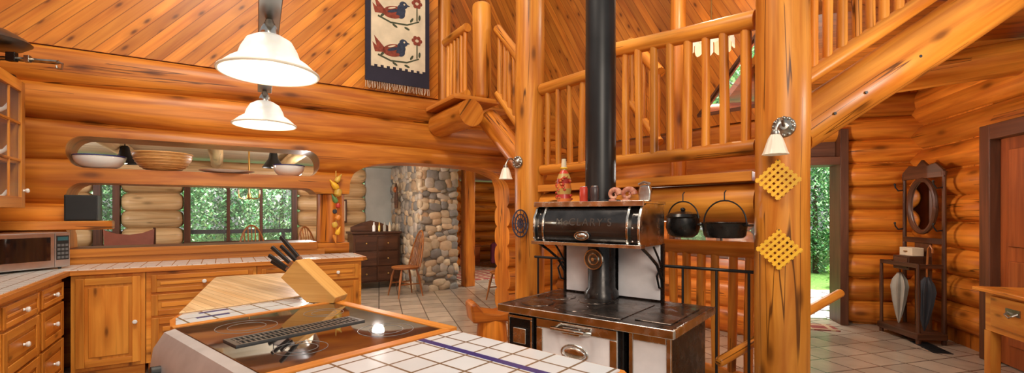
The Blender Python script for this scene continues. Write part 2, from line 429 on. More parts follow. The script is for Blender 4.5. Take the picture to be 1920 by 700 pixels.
# dining and living rooms beyond
ZC = 2.32
m = MB(); DD = 3.9
for i in range(8):
    z = .14+.285*i
    segs = [(-3.2, -.68), (-.34, .47), (2.22, 3.5)]
    if z > 2.0: segs = [(-3.2, 3.5)]
    elif z < .7: segs = [(-3.2, 3.5)]
    for x0, x1 in segs: m.cyl((x0, DD+.15, z), (x1, DD+.15, z), .152, seg=16, rings=4, wob=.03, rnd=.12)
struct(m.build('wall_dining', LOGP, loc=W0, rz=WA), 'log wall of the dining room beyond the pass-through', 'wall')
def window(name, x0, x1, z0, z1, mull, loc, rz, y=0, fw=.09, label=''):
    m = MB()
    m.bx(x0, x1, y-.03, y+.1, z1-fw, z1); m.bx(x0, x1, y-.03, y+.1, z0, z0+fw)
    m.bx(x0, x0+fw, y-.03, y+.1, z0+fw, z1-fw); m.bx(x1-fw, x1, y-.03, y+.1, z0+fw, z1-fw)
    for q in mull: m.bx(q-.025, q+.025, y, y+.06, z0+fw, z1-fw)
    o = struct(m.build(name, TRIMD, loc=loc, rz=rz, bevel=.004), label, 'window')
    MB().bx(x0+fw, x1-fw, y+.02, y+.026, z0+fw, z1-fw).build('pane', GLASS, o)
    return o
window('window_1', .48, 2.22, .80, 1.96, [1.116, 1.626], W0, WA, DD+.05, label='wide dark framed dining room window facing green trees')
window('window_2', -.67, -.35, .80, 1.96, [], W0, WA, DD+.05, label='narrow dark framed dining room window at the left')
m = MB(); m.bx(3.5, 5.0, DD+.10, DD+.2, 0, ZC-.01)
struct(m.build('wall_living', GREY, loc=W0, rz=WA), 'pale grey plaster wall behind the stone chimney', 'wall')
m = MB()
for i in range(8): m.cyl((4.7, 6.3, .14+.285*i), (11, 6.3, .14+.285*i), .152, seg=14, rings=3, wob=.03)
for i in range(8): m.cyl((6.05, 5.1, .14+.285*i), (6.05, 6.2, .14+.285*i), .152, seg=14, rnd=.12)
struct(m.build('wall_far', LOGR, loc=W0, rz=WA), 'log wall of the far living room through the arch', 'wall')
m = MB(); m.bx(-3.2, 5.45, .39, 7.0, ZC, 2.45)
struct(m.build('ceiling', CEIL, loc=W0, rz=WA), 'pale plank ceiling over dining and living rooms', 'ceiling')
m = MB(); m.bx(5.46, 11.0, 1.7, 7.0, ZC, 2.45)
struct(m.build('ceiling_far', SOFF, loc=W0, rz=WA), 'plank ceiling over the far living room', 'ceiling')
for i, t in enumerate((-.1, .95, 1.95)):
    m = MB(); m.cyl((t, .42, ZC-.09), (t, 3.86, ZC-.09), .088, seg=14, rings=5, wob=.02)
    tag(m.build('log_beam', LOGP, loc=W0, rz=WA), ['log ceiling beam seen above the white bowl and basket bowl', 'log ceiling beam seen above the flat platter through the slot', 'log ceiling beam nearest the post in the dining room'][i], 'beam', 'dining room ceiling beams')
m = MB(); m.prism([(3.6, 2.7), (6.5, 2.7), (6.5, 6.4), (3.6, 6.4)], 1.3, 1.4, 'xz')
struct(m.build('wall_loft', PINEV, loc=W0, rz=WA), 'plank wall of the upper loft behind the landing rail', 'wall')

# stairwell wall
SW0 = LF(0, 2.2)
sw = extrude_logs([0, .3, .6, .9, 1.2, 1.5, 1.8, 2.1, 2.4], -2.6, 1.5, .05, .28, .05, 8).build('wall_stair', LOGR, loc=SW0, rz=LA)
cut(sw, [MB().prism([(.15, .85), (1.4, .85), (1.4, 1.5), (.15, 1.5)], -.4, .8, 'xz')])
struct(sw, 'log wall of the stairwell behind the landing', 'wall')
window('window_3', .15, 1.4, .85, 1.5, [.78], SW0, LA, .08, .05, 'low stairwell window seen behind the hanging pots')
m = MB(); m.prism([(-2.6, 2.41), (1.5, 2.41), (1.5, 6), (-2.6, 6)], .02, .14, 'xz')
sp = m.build('wall_stair_upper', PINEV, loc=SW0, rz=LA)
tp = [(.55, 2.56), (1.24, 2.56), (1.24, 3.36)]
cut(sp, [MB().prism(tp, -.4, .8, 'xz')])
struct(sp, 'pine plank wall above the stair landing', 'wall')
m = MB()
for a, b in zip(tp, tp[1:]+tp[:1]): m.cyl((a[0], .04, a[1]), (b[0], .04, b[1]), .03, seg=4)
w4 = struct(m.build('window_4', TRIMD, loc=SW0, rz=LA), 'triangular window high on the stairwell wall', 'window')
MB().prism([(.60, 2.58), (1.22, 2.58), (1.22, 3.30)], .05, .056, 'xz').build('pane', GLASS, w4)

# entry walls, ceiling
m = MB()
for i in range(10):
    z = .15+.285*i
    if z < 2.3:
        m.cyl((-.70, .15, z), (.25, .15, z), .153, seg=18, rings=3, wob=.03, rnd=.1)
        m.cyl((-2.3, .15, z), (-1.72, .15, z), .153, seg=14, rings=2, rnd=.1)
    else: m.cyl((-2.3, .15, z), (.25, .15, z), .153, seg=18, rings=4, wob=.03)
m.bx(-.6, .2, .10, .22, 0, 2.9)
struct(m.build('wall_entry', LOG, loc=KC, rz=EA), 'log wall with rounded log ends beside the entry door', 'wall')
m = MB()
for i in range(10):
    z = .15+.285*i; z += .14 if i < 9 else 0
    if z < 2.1:
        m.cyl((-.2, .15, z), (1.20, .15, z), .155, seg=18, rings=4, wob=.03, rnd=.1)
        m.cyl((2.45, .15, z), (4.5, .15, z), .153, seg=14, rings=3)
    else: m.cyl((-.2, .15, z), (4.5, .15, z), .153, seg=18, rings=5, wob=.03)
m.bx(-.1, 1.16, .08, .22, 0, 2.9)
struct(m.build('wall_right', LOG, loc=KC, rz=RA), 'log wall on the right behind the hall stand', 'wall')
m = MB(); m.prism([(2.2, 3.65), (6.4, 2.4), (6.4, 6.0), (3.0, 6.6)], 2.92, 3.02)
struct(m.build('ceiling_entry', SOFF), 'plank ceiling above the entry', 'ceiling')
m = MB(); m.prism([(0, 3.03), (3.7, 3.03), (3.7, 6), (0, 6)], 0, .12, 'xz')
struct(m.build('wall_hall_upper', PINEV, loc=(2.86, 5.02, 0), rz=math.radians(-13)), 'plank wall of the upper floor above the entry', 'wall')
m = MB()
m.bx(-.79, -.70, -.06, .30, 0, 2.42); m.bx(-1.72, -1.62, -.06, .30, 0, 2.42); m.bx(-1.62, -.79, -.06, .30, 1.98, 2.08); m.bx(-1.62, -.79, .1, .2, 2.08, 2.42)
struct(m.build('trim_3', TRIMD, loc=KC, rz=EA, bevel=.006), 'dark brown frame of the open entry doorway', 'door frame')
m = MB(); m.bx(1.20, 1.34, -.05, .28, 0, 2.2); m.bx(1.34, 2.3, -.05, .28, 2.06, 2.2); m.bx(2.26, 2.45, -.05, .28, 0, 2.2)
struct(m.build('trim_4', TRIMD, loc=KC, rz=RA, bevel=.008), 'dark brown frame round the red-brown door on the right', 'door frame')
m = MB(); m.bx(1.34, 2.26, .03, .08, .01, 2.06)
for x0, x1, z0, z1 in ((1.46, 1.78, .2, .95), (1.84, 2.16, .2, .95), (1.46, 1.78, 1.08, 1.95), (1.84, 2.16, 1.08, 1.95)): m.bx(x0, x1, .015, .04, z0, z1)
d1 = struct(m.build('door_1', DOORR, loc=KC, rz=RA, bevel=.006), 'red-brown panelled door on the right wall', 'door')

# ------------------------------------------------------------------ LOG POSTS, BEAMS
def post(p, r, z0, z1, label, mat=LOGL):
    m = MB(); m.cyl((0, 0, z0), (0, 0, z1), r, r*.97, seg=28, rings=14, wob=.025)
    return tag(m.build('log_post', mat, loc=p), label, 'post')
post(PL, .148, 0, 5.2, 'peeled log post with black disc trivet behind the stove left side')
post(PR, .15, 0, 4.6, 'cracked log post carrying two yellow lattice trivets')
m = MB(); m.bx(-.10, .10, -.10, .10, 0, ZC-.01)
tag(m.build('timber_post', LOGR, loc=WF(4.97, 2.3), rz=WA, bevel=.012), 'squared amber timber post right of the stone chimney', 'post')
post(WF(3.53, .16), .10, 2.87, 5.2, 'log post at the end of the plank wall beside the tapestry')
post(WF(2.1, .17), .158, 1.045, 1.595, 'short log post between pass-through and arch', LOG)
post(LF(.55, 1.8), .09, 1.66, 4.6, 'upright log behind landing rail just left of the stove pipe', LOG)

m = MB(); m.cyl(WF(3.38, -.97, 2.5), WF(3.38, -.06, 2.5), .15, seg=24, rings=4, wob=.015)
tag(m.build('log_beam', LOGL), 'cut log beam end jutting out under the loft platform', 'beam')
m = MB(); m.cyl(Q(1640, 150, 4.35), Q(2010, 92, 3.9), .15, seg=24, rings=6, wob=.02)
tag(m.build('log_beam', LOGL), 'horizontal log beam under the entry ceiling on the right', 'beam')
m = MB(); m.cyl(Q(1130, 100, 5.7), Q(1290, 62, 5.45), .085, seg=18, rings=5, wob=.02)
tag(m.build('log_beam', LOGR), 'log beam behind landing rail left of the hanging amber lamp', 'beam')

# landing
ld = thing('stair_landing', 'stair landing with plank edge and log joist behind the stove', 'landing', PL, LA)
MB().prism([(.16, -.04), (LL-.16, -.04), (1.66, 1.95), (.16, 1.95)], 1.585, 1.65).build('deck', EDGE, ld, bevel=.005)
m = MB(); m.cyl((.155, .11, 1.45), (LL-.16, .11, 1.45), .135, seg=24, rings=8, wob=.02); m.build('joist_log', LOGL, ld)
def railing(root, a, b, h0, h1, n, rb=.042, rt=.055, rbal=.026, e0=.05, e1=.05, mat=LOGL, h1b=None, wb=.08):
    a, b = Vector(a), Vector(b); zu = Vector((0, 0, 1)); h1b = h1 if h1b is None else h1b
    MB().cyl(a+zu*h0, b+zu*h0, rb, seg=12, rings=6, wob=wb).build('bottom_rail', mat, root)
    MB().cyl(a+zu*h1, b+zu*h1b, rt, seg=14, rings=6, wob=wb).build('top_rail', mat, root)
    for i in range(n):
        t = e0+(1-e0-e1)*i/(n-1); p = a.lerp(b, t); j = random.uniform(-.008, .008)
        MB().cyl(p+zu*h0, p+zu*(h1+(h1b-h1)*t)+Vector((j, j, 0)), rbal*random.uniform(.88, 1.12), seg=10, rings=5, wob=.1).build('baluster', mat, root)
r = thing('stair_railing', 'short pole railing on the landing edge left of the stove pipe', 'railing', PL, LA)
railing(r, (.155, .03, 0), (.86, .03, 0), 1.80, 2.60, 5, rt=.056, rb=.048, rbal=.03, e0=.12, e1=.06)
r = thing('stair_railing', 'longer pole railing on the landing edge between stove pipe and lattice post', 'railing', PL, LA)
railing(r, (.94, .03, 0), (LL-.16, .03, 0), 1.81, 2.745, 9, rt=.062, rb=.05, rbal=.031, e0=.06, e1=.06, h1b=2.63)
r = thing('stair_railing', 'sloping pole railing seen behind and left of the stove pipe', 'railing', PL, LA)
railing(r, (.22, 1.35, .75), (.80, 1.05, .20), 1.9, 2.6, 5)
# loft platform
lp = thing('loft_platform', 'small loft platform above the arch with plank edge', 'platform', W0, WA)
MB().bx(3.2, 3.78, -.9, -.06, 2.655, 2.71).build('deck', EDGE, lp, bevel=.005)
m = MB(); m.cyl((3.63, -.74, 2.712), (3.63, -.74, 3.86), .112, seg=20, rings=5, wob=.02, rnd=.05)
tag(m.build('newel_post', LOGL, loc=W0, rz=WA), 'stout log newel post on the corner of the loft platform', 'post')
r = thing('stair_railing', 'short pole railing on the loft platform left of the newel post', 'railing', W0, WA)
railing(r, (3.48, -.66, 0), (3.48, -.05, 0), 2.80, 3.58, 6, e0=.08, e1=.1)
NB = WF(3.70, -.80); NE = PL+Vector((-.02, .26, 0))
r = thing('stair_railing', 'sloping pole railing descending from the newel post to the landing', 'railing', (0, 0, 0))
railing(r, (NB.x+.10, NB.y-.08, 2.62), (NE.x, NE.y, 2.02), .15, .9, 6, e0=.08)
st = thing('stair_flight', 'short log stair flight descending from the loft platform to the landing', 'stairs')
m = MB(); m.cyl((NB.x-.02, NB.y+.1, 2.51), (NE.x+.12, NE.y+.1, 1.75), .13, seg=18, rings=3, wob=.02); m.build('stringer', LOG, st)
for i in range(4):
    t = (i+.7)/4.6
    p = Vector((NB.x, NB.y+.12, 2.66)).lerp(Vector((NE.x+.1, NE.y+.2, 1.82)), t)
    MB().box(p+Vector((.3, .38, 0)), (.28, .8, .06), rz=math.radians(-38)).build('tread', EDGE, st, bevel=.008)
# right stairs
rs = thing('stair_flight', 'heavy log stringer with bolts rising to the right from the lattice post', 'stairs')
A = Q(1512, 232, 2.95); B = Q(1960, -68, 3.0); A0 = A+(A-B).normalized()*.11
m = MB(); m.cyl(A0, B, .148, .158, seg=28, rings=8, wob=.02); m.build('stringer', LOGL, rs)
for px in (1535, 1590, 1686, 1790):
    c = A.lerp(B, (px-1512)/448.); m = MB(); m.cyl(c+Vector((0, -.152, -.02)), c+Vector((0, -.10, -.02)), .009, seg=10); m.build('bolt', BLACK, rs)
r = thing('stair_railing', 'pole railing rising above the heavy bolted stringer on the right', 'railing')
A2 = Q(1508, 150, 2.95); B2 = Q(1860, -85, 2.98)
railing(r, A2, B2, 0, .82, 13, rb=.05, rt=.06, rbal=.03)
m = MB(); m.cyl(Q(1346, 680, 2.97), Q(1577, 549, 3.6), .034, seg=12, rings=6, wob=.06, rnd=.02)
tag(m.build('handrail', LOGL), 'slim diagonal pole handrail passing behind the lattice post', 'handrail')
r = thing('stair_railing', 'pole railing under the landing behind the black metal rail', 'railing', PL, LA)
railing(r, (.2, .50, 0), (LL-.2, .50, 0), .12, 1.10, 15, rb=.05, rt=.06, rbal=.034)
m = MB(); m.cyl(LF(.1, .95, 1.36), LF(1.98, .95, 1.36), .05, seg=14, rings=4, wob=.03)
tag(m.build('log_beam', LOG), 'thin log rail beneath the landing behind the hanging pots', 'rail')
gr = thing('stove_guard_rail', 'black metal guard rail standing behind the stove', 'rail')
G0 = Vector((.20, 4.05, 0)); G1 = Vector((1.55, 2.98, 0))
MB().cyl(G0+Vector((0, 0, 1.0)), G1+Vector((0, 0, 1.0)), .011, seg=8).build('top_bar', BLACK, gr)
for t in (.02, .1, .74, .87, .985):
    p = G0.lerp(G1, t); MB().cyl(p, p+Vector((0, 0, 1.0)), .009, seg=8).build('upright', BLACK, gr)

# ------------------------------------------------------------------ CABINETS
def knob(parent, x, y, z, mat=WHITE):
    m = MB(); m.lathe([(0, .032), (.012, .031), (.018, .024), (.015, .014), (.007, .008), (.009, 0), (0, 0)], (x, y, z), 14, Matrix.Rotation(PI/2, 3, 'X'))
    return m.build('knob', mat, parent)
def front(parent, name, x0, x1, z0, z1, y, kn=(), st=.055):
    m = MB(); m.bx(x0, x1, y-.012, y, z0, z1)
    s = min(st, (z1-z0)*.26)
    m.bx(x0, x0+s, y-.022, y-.012, z0, z1); m.bx(x1-s, x1, y-.022, y-.012, z0, z1)
    m.bx(x0+s, x1-s, y-.022, y-.012, z0, z0+s); m.bx(x0+s, x1-s, y-.022, y-.012, z1-s, z1)
    m.bx(x0+s+.022, x1-s-.022, y-.020, y-.012, z0+s+.022, z1-s-.022)
    o = m.build(name, CAB, parent, bevel=.004)
    for kx, kz in kn: knob(o, kx, y-.022, kz)
    return o
def cabinet(label, loc, rz, x0, x1, doors=(), drawers=(), yf=-.585):
    t = thing('base_cabinet', label, 'cabinet', loc, rz, 'pine base cabinets')
    m = MB(); m.bx(x0, x1, yf, -.055, .1, .878); m.bx(x0+.01, x1-.01, yf+.06, -.06, 0, .1); m.build('body', CAB, t)
    for a in doors: front(t, 'door', *a[:4], yf, a[4])
    for a in drawers: front(t, 'drawer', *a[:4], yf, a[4])
    return t
cabinet('pine base cabinet with single door in the counter corner', W0, WA, 0.0, .47, doors=[(.03, .44, .13, .85, [(.405, .47)])])
cabinet('pine base cabinet with stacked drawers right of the corner door', W0, WA, .475, 1.30,
        drawers=[(.51, 1.27, .70, .85, [(.89, .775)]), (.51, 1.27, .50, .68, [(.89, .59)]), (.51, 1.27, .13, .48, [(.89, .3)])])
cabinet('pine base cabinet at the open end of the counter', W0, WA, 1.305, 2.27,
        drawers=[(1.34, 1.78, .70, .85, [(1.56, .775)]), (1.81, 2.24, .70, .85, [(2.03, .775)])], doors=[(1.34, 1.78, .13, .68, [(1.74, .45)]), (1.81, 2.24, .13, .68, [(1.85, .45)])])
LC = C0-U*.62
cabinet('pine drawer cabinet below the left counter, nearest the corner', LC, WA+PI/2, -.62, -.05,
        drawers=[(-.59, -.09, .72, .85, [(-.34, .785)]), (-.59, -.09, .44, .70, [(-.34, .57)]), (-.59, -.09, .13, .42, [(-.34, .28)])])
cabinet('pine drawer cabinet below the left counter, nearest the frame edge', LC, WA+PI/2, -1.5, -.625,
        drawers=[(-1.25, -.65, .72, .85, [(-.95, .785)]), (-1.25, -.65, .44, .70, [(-.95, .57)]), (-1.25, -.65, .13, .42, [(-.95, .28)])])
ct = thing('countertop', 'L-shaped white tiled countertop with wooden edge under the pass-through', 'countertop', W0, WA)
lpoly = lambda o: [(-.58, -.05), (2.30-o, -.05), (2.33-o, -.08), (2.33-o, -.57+o), (2.28-o, -.62+o), (0-o, -.62+o), (0-o, -2.2), (-.58, -2.2)]
MB().prism(lpoly(0), .88, .918).build('wooden_edge', EDGE, ct, bevel=.004)
MB().prism(lpoly(.035), .918, .923).build('tile_top', CTILE, ct)
MB().bx(-.56, 2.0, -.066, -.05, .923, .985).build('backsplash', EDGE, ct, bevel=.003)

# microwave
mw = Vector((.25, .968, 0)).normalized(); ma = math.atan2(mw.y, mw.x)
MC = Vector((-3.68, 3.86, 0)) - mw*.5
mt = thing('microwave', 'stainless microwave standing in the counter corner', 'microwave', (MC.x, MC.y, .924), ma)
MB().bx(0, .5, .02, .36, .012, .30).build('body', STEEL, mt, bevel=.006)
MB().bx(0, .395, -.005, .02, .02, .295).build('door', STEEL, mt, bevel=.004)
MB().bx(.035, .365, -.009, -.005, .075, .262).build('window', BGLASS, mt)
MB().bx(.397, .5, -.005, .02, .02, .295).build('control_panel', STEEL, mt, bevel=.003)
MB().bx(.405, .490, -.008, -.005, .075, .272).build('keypad', RUBB, mt)
m = MB()
for i in range(4):
    for j in range(3): m.bx(.410+j*.027, .430+j*.027, -.010, -.008, .085+i*.033, .105+i*.033)
m.build('buttons', plain('grey_button', (.12, .12, .12), .5), mt)
MB().bx(.412, .484, -.010, -.008, .232, .262).build('display', plain('display', (.01,.03,.03), .2, emit=(.2,.6,.6), es=.1), mt)
for x in (.04, .46):
    for y in (.05, .32): MB().cyl((x, y, 0), (x, y, .013), .012, seg=8).build('foot', RUBB, mt)
m = MB(); m.prism([(-.58, -.055), (.19, -.055), (.19, -.16), (.14, -.20), (-.58, -.20)], 1.235, 1.312)
tag(m.build('wall_shelf', LOGL, loc=W0, rz=WA, bevel=.01), 'thick wooden shelf above the microwave', 'shelf')
sk = thing('speaker', 'black box speaker on the shelf above the microwave', 'speaker', WF(-.02, -.13, 1.313), WA)
MB().bx(-.105, .115, -.06, .06, 0, .225).build('case', RUBB, sk, bevel=.006)
MB().bx(-.095, .105, -.068, -.06, .012, .213).build('grille', BLACK, sk, bevel=.003)
# glass upper cabinet (front faces +U)
uc = thing('wall_cabinet', 'pine wall cabinet with glass door at upper left', 'cabinet', LC, WA+PI/2)
m = MB(); m.bx(-1.4, 0, -.35, -.02, 2.345, 2.37); m.bx(-1.4, 0, -.35, -.02, 1.42, 1.445); m.bx(-.025, 0, -.35, -.02, 1.445, 2.345); m.bx(-1.4, -1.375, -.35, -.02, 1.445, 2.345); m.bx(-1.375, -.025, -.04, -.02, 1.445, 2.345)
m.bx(-1.375, -.025, -.33, -.04, 1.75, 1.77); m.bx(-1.375, -.025, -.33, -.04, 2.05, 2.07); m.build('body', CAB, uc, bevel=.003)
for i, x0 in enumerate((-.66, -1.34)):
    x1 = x0+.655
    m = MB(); m.bx(x0, x0+.06, -.372, -.352, 1.42, 2.37); m.bx(x1-.075, x1, -.372, -.352, 1.42, 2.37); m.bx(x0+.06, x1-.075, -.372, -.352, 1.42, 1.5); m.bx(x0+.06, x1-.075, -.372, -.352, 2.29, 2.37)
    m.bx(x0+.06, x1-.075, -.369, -.356, 1.765, 1.783); m.bx(x0+.06, x1-.075, -.369, -.356, 2.04, 2.058); m.bx(x1-.30, x1-.285, -.369, -.356, 1.5, 2.29)
    dr = m.build('door', CAB, uc, bevel=.003)
    MB().bx(x0+.06, x1-.075, -.364, -.360, 1.5, 2.29).build('pane', GLASS, dr); knob(dr, x1-.035 if i == 0 else x0+.03, -.372, 1.55)
def lcpt(x, y, z):
    a = WA+PI/2; v = rot2(x, y, a); return Vector((LC.x+v[0], LC.y+v[1], z))
teapot_prof = [(0, 0), (.04, 0), (.065, .03), (.07, .06), (.05, .1), (.025, .112), (.012, .12), (.014, .135), (0, .14)]
for i, (x, z, lb) in enumerate(((-.25, 2.071, 'white teapot on the top shelf inside the glass cabinet'), (-.25, 1.771, 'white teapot on the middle shelf inside the glass cabinet'), (-.27, 1.446, 'white teapot on the bottom shelf inside the glass cabinet'))):
    tp_ = thing('teapot', lb, 'teapot', lcpt(x, -.24, z), WA, 'teapots in the glass cabinet')
    MB().lathe(teapot_prof, seg=18).build('body', WHITE, tp_)
    MB().tube([(.06, 0, .04), (.09, 0, .06), (.11, 0, .1)], [.016, .012, .008], 8).build('spout', WHITE, tp_)
    MB().tube([(-.06, 0, .09), (-.1, 0, .08), (-.1, 0, .04), (-.062, 0, .03)], .007, 8).build('handle', WHITE, tp_)
# antique scale on top of cabinet
sc = thing('balance_scale', 'antique iron balance scale on top of the glass cabinet', 'scale', lcpt(-.15, -.24, 2.371), math.radians(8))
MB().lathe([(0, 0), (.12, 0), (.12, .02), (.055, .04), (.035, .08), (.04, .13), (0, .13)], seg=20).build('base', IRON, sc)
MB().tube([(-.16, -.0, .125), (.1, 0, .13), (.42, 0, .115)], .016, 8).build('beam', PEWT, sc)
MB().tube([(.42, 0, .115), (.45, 0, .105), (.445, 0, .065), (.415, 0, .07), (.41, 0, .09)], .008, 6).build('hook', PEWT, sc)
MB().box((.14, -.02, .135), (.06, .035, .065)).build('slide_weight', IRON, sc, bevel=.004)
MB().box((.24, -.02, .125), (.035, .03, .05)).build('slide_weight', PEWT, sc, bevel=.004)
MB().lathe([(0, .21), (.16, .215), (.205, .25), (.21, .255), (.17, .29), (.08, .34), (0, .345)], seg=28).build('pan', DSTEEL, sc)
MB().cyl((0, 0, .12), (0, 0, .22), .018, seg=8).build('stem', IRON, sc)

# ------------------------------------------------------------------ bowls on upper ledge
def bowl(name, label, p, r, h, mat, rim=None, foot=.4, ribs=0):
    t = thing(name, label, 'bowl', p, 0)
    n = 8; pr = [(0, 0), (r*foot, 0)]
    for i in range(1, n+1):
        a = i/n*PI/2; pr.append((r*foot+(r-r*foot)*math.sin(a), h*(1-math.cos(a))))
    pr += [(r-.012, h)]
    for i in range(n-1, -1, -1):
        a = i/n*PI/2; pr.append((max(0.0, (r*foot+(r-r*foot)*math.sin(a))-.012), h*(1-math.cos(a))+.012))
    pr.append((0, .012))
    MB().lathe(pr, seg=36).build('body', mat, t)
    if rim: MB().tube([(r*math.cos(2*PI*i/36), r*math.sin(2*PI*i/36), h) for i in range(36)], .006 if not ribs else .009, 6, True).build('rim', rim, t)
    if ribs:
        m = MB()
        for k in range(1, ribs):
            a = k/ribs*PI/2; rr = r*foot+(r-r*foot)*math.sin(a)+.001; zz = h*(1-math.cos(a))
            m.tube([((rr+.002*math.sin(18*2*PI*i/72))*math.cos(2*PI*i/72), (rr+.002*math.sin(18*2*PI*i/72))*math.sin(2*PI*i/72), zz) for i in range(72)], .0035, 5, True)
        m.build('woven_coil', mat, t)
    return t
ZS = 1.791
bowl('mixing_bowl', 'wide white enamel bowl with dark rim at the left of the ledge', WF(.06, .10, ZS), .19, .115, WHITE, BLUE)
bowl('woven_bowl', 'large coiled tan basket bowl on the pass-through ledge', WF(.53, .12, ZS), .24, .17, BOWLW, BOWLW, foot=.3, ribs=9)
bowl('mixing_bowl', 'smaller white bowl with dark blue rim near the ledge right end', WF(1.66, .16, ZS), .16, .12, WHITE, BLUE)
m = MB(); m.lathe([(0, 0), (.15, 0), (.25, .03), (.255, .034), (.24, .034), (.15, .012), (0, .012)], seg=36)
tag(m.build('platter', WHITE, loc=WF(1.07, .16, ZS)), 'flat white platter between the basket bowl and smaller white bowl', 'platter')

# vegetable string ornament
vs = thing('ornament_string', 'hanging string of painted gourd ornaments on the short post', 'ornament', WF(2.12, -.055, 0), WA)
m = MB(); m.tube([(0, 0, 1.86), (.005, -.012, 1.6), (0, -.012, 1.3), (.0, -.01, 1.06)], .005, 6); m.build('cord', GOURD, vs)
gprof = [(0, .085), (.008, .08), (.014, .05), (.03, .02), (.038, -.015), (.03, -.045), (0, -.055)]
cprof = [(0, .06), (.018, .055), (.022, .03), (.016, -.02), (.006, -.06), (0, -.07)]
bprof = [(0, .035), (.025, .034), (.038, .01), (.034, -.025), (.015, -.04), (0, -.036)]
for i, (z, mt_, pf, k, tilt) in enumerate([(1.765, GOURD, gprof, .85, .6), (1.69, YEL, gprof, 1.0, -.7), (1.615, GOURD, bprof, 1.15, .3), (1.535, GRN, gprof, .8, -.5), (1.465, RED, bprof, .75, .2), (1.40, NAVC, bprof, .65, -.2), (1.33, ORNG, bprof, .85, .6), (1.25, GOURD, bprof, .85, -.4), (1.17, YEL, gprof, .75, .4), (1.09, ORNG, cprof, .8, -.3)]):
    M_ = Matrix.Rotation(tilt, 3, 'Y')
    MB().lathe([(a*k, b*k) for a, b in pf], (.018*(-1)**i, -.03, z), 14, M_).build('ornament', mt_, vs)

# ------------------------------------------------------------------ ISLAND
IB = P(650, 570, .92); IA = math.radians(-40)
isl = thing('kitchen_island', 'kitchen island with butcher block end and white tiled top', 'island', (IB.x, IB.y, 0), IA)
X0 = -.055
m = MB(); m.prism([(X0-.04, -.02), (-1.30, .29), (-1.46, -.07), (-.25, -.60), (X0-.04, -.60)], .1, .888); m.build('cabinet_body', CAB, isl)
m = MB(); m.prism([(.815, -.03), (1.51, -.03), (1.51, -.95), (.815, -.95)], .1, .878); m.build('cabinet_panel', CAB, isl)
MB().bx(X0, .81, -.036, -.01, .1, .878).build('back_panel', CAB, isl)
m = MB(); m.prism([(X0-.036, .018), (-.36, .095), (-.36, -.625), (-.26, -.68), (X0-.036, -.72)], .888, .918); m.build('side_edge', EDGE, isl)
MB().prism([(X0-.04, .012), (-.345, .088), (-.345, -.61), (-.255, -.66), (X0-.04, -.70)], .918, .922).build('side_tile', WTILE, isl)
bp = [(-.35, .092)]
bp += [(-1.27, .325), (-1.33, .335), (-1.385, .315), (-1.42, .27), (-1.53, 0), (-1.548, -.055), (-1.54, -.10), (-1.50, -.125), (-.35, -.625)]
MB().prism(bp, .888, .930).build('butcher_block', BUTCH, isl, bevel=.005)
MB().prism([(.80, 0), (1.53, 0), (1.555, -.025), (1.555, -1.0), (.80, -1.0)], .878, .917).build('tile_edge', EDGE, isl, bevel=.006)
MB().prism([(.825, -.022), (1.525, -.022), (1.525, -1.0), (.825, -1.0)], .917, .9225).build('tile_top', WTILE, isl)
for a in ((.825, 1.472, -.205, -.178, .9226, .9236), (1.445, 1.472, -1.0, -.206, .9226, .9236), (-.315, -.29, -.56, -.44, .9221, .9232), (-.315, -.29, -.10, .02, .9221, .9232), (-.21, -.185, -.60, -.47, .9221, .9232)):
    MB().bx(*a).build('blue_border', BLUE, isl)
m = MB(); m.bx(X0-.036, X0, -.72, .012, .90, .928); m.build('wood_strip', EDGE, isl, bevel=.004)
m = MB(); m.bx(X0, .80, -.04, .012, .90, .928); m.build('wood_strip', EDGE, isl, bevel=.004)
m = MB(); m.bx(.775, .822, -.78, -.04, .90, .928); m.build('wood_strip', EDGE, isl, bevel=.004)
# range
rg = thing('cooking_range', 'black glass range with downdraft vent set into the island', 'range', (IB.x, IB.y, 0), IA)
xa = X0+.006
MB().bx(xa+.006, .765, -.66, -.05, .02, .905).build('body', STEEL, rg)
MB().bx(xa, .771, -.715, -.044, .906, .924).build('glass_top', BGLASS, rg, bevel=.003)
m = MB(); m.prism([(-.68, .70), (-.77, .70), (-.80, .76), (-.785, .86), (-.75, .915), (-.716, .922), (-.68, .90)], xa, .771, 'yz'); m.build('control_panel', RSTEEL, rg, bevel=.004)
MB().bx(xa+.015, .755, -.76, -.66, .22, .69).build('oven_door', RUBB, rg, bevel=.006)
m = MB(); m.tube([(.06, -.76, .63), (.06, -.815, .64), (.69, -.815, .64), (.69, -.76, .63)], .012, 8); m.build('door_handle', STEEL, rg)
for i in range(5):
    m = MB(); m.cyl((.08+.14*i, -.79, .80), (.08+.14*i, -.822, .805), .022, .019, seg=14); m.build('control_knob', RUBB, rg)
RING = plain('ring_grey', (.20, .20, .20), .3)
for x, y, r_ in ((.13, -.19, .085), (.14, -.52, .11), (.61, -.19, .105), (.60, -.52, .085)):
    m = MB()
    for rr in (r_, r_*.62): m.tube([(x+rr*math.cos(2*PI*i/40), y+rr*math.sin(2*PI*i/40), .9238) for i in range(40)], .0014, 4, True)
    m.build('burner', RING, rg)
m = MB(); vx0, vx1, vy0, vy1 = .305, .425, -.66, -.165
m.bx(vx0, vx1, vy0, vy0+.018, .924, .930); m.bx(vx0, vx1, vy1-.018, vy1, .924, .930); m.bx(vx0, vx0+.014, vy0+.018, vy1-.018, .924, .930); m.bx(vx1-.014, vx1, vy0+.018, vy1-.018, .924, .930); m.bx((vx0+vx1)/2-.005, (vx0+vx1)/2+.005, vy0+.018, vy1-.018, .924, .9298)
for i in range(27): m.bx(vx0+.014, vx1-.014, vy0+.022+i*.017, vy0+.029+i*.017, .924, .9293)
m.build('vent_grille', plain('vent_grey', (.11, .107, .10), .35, .5), rg)
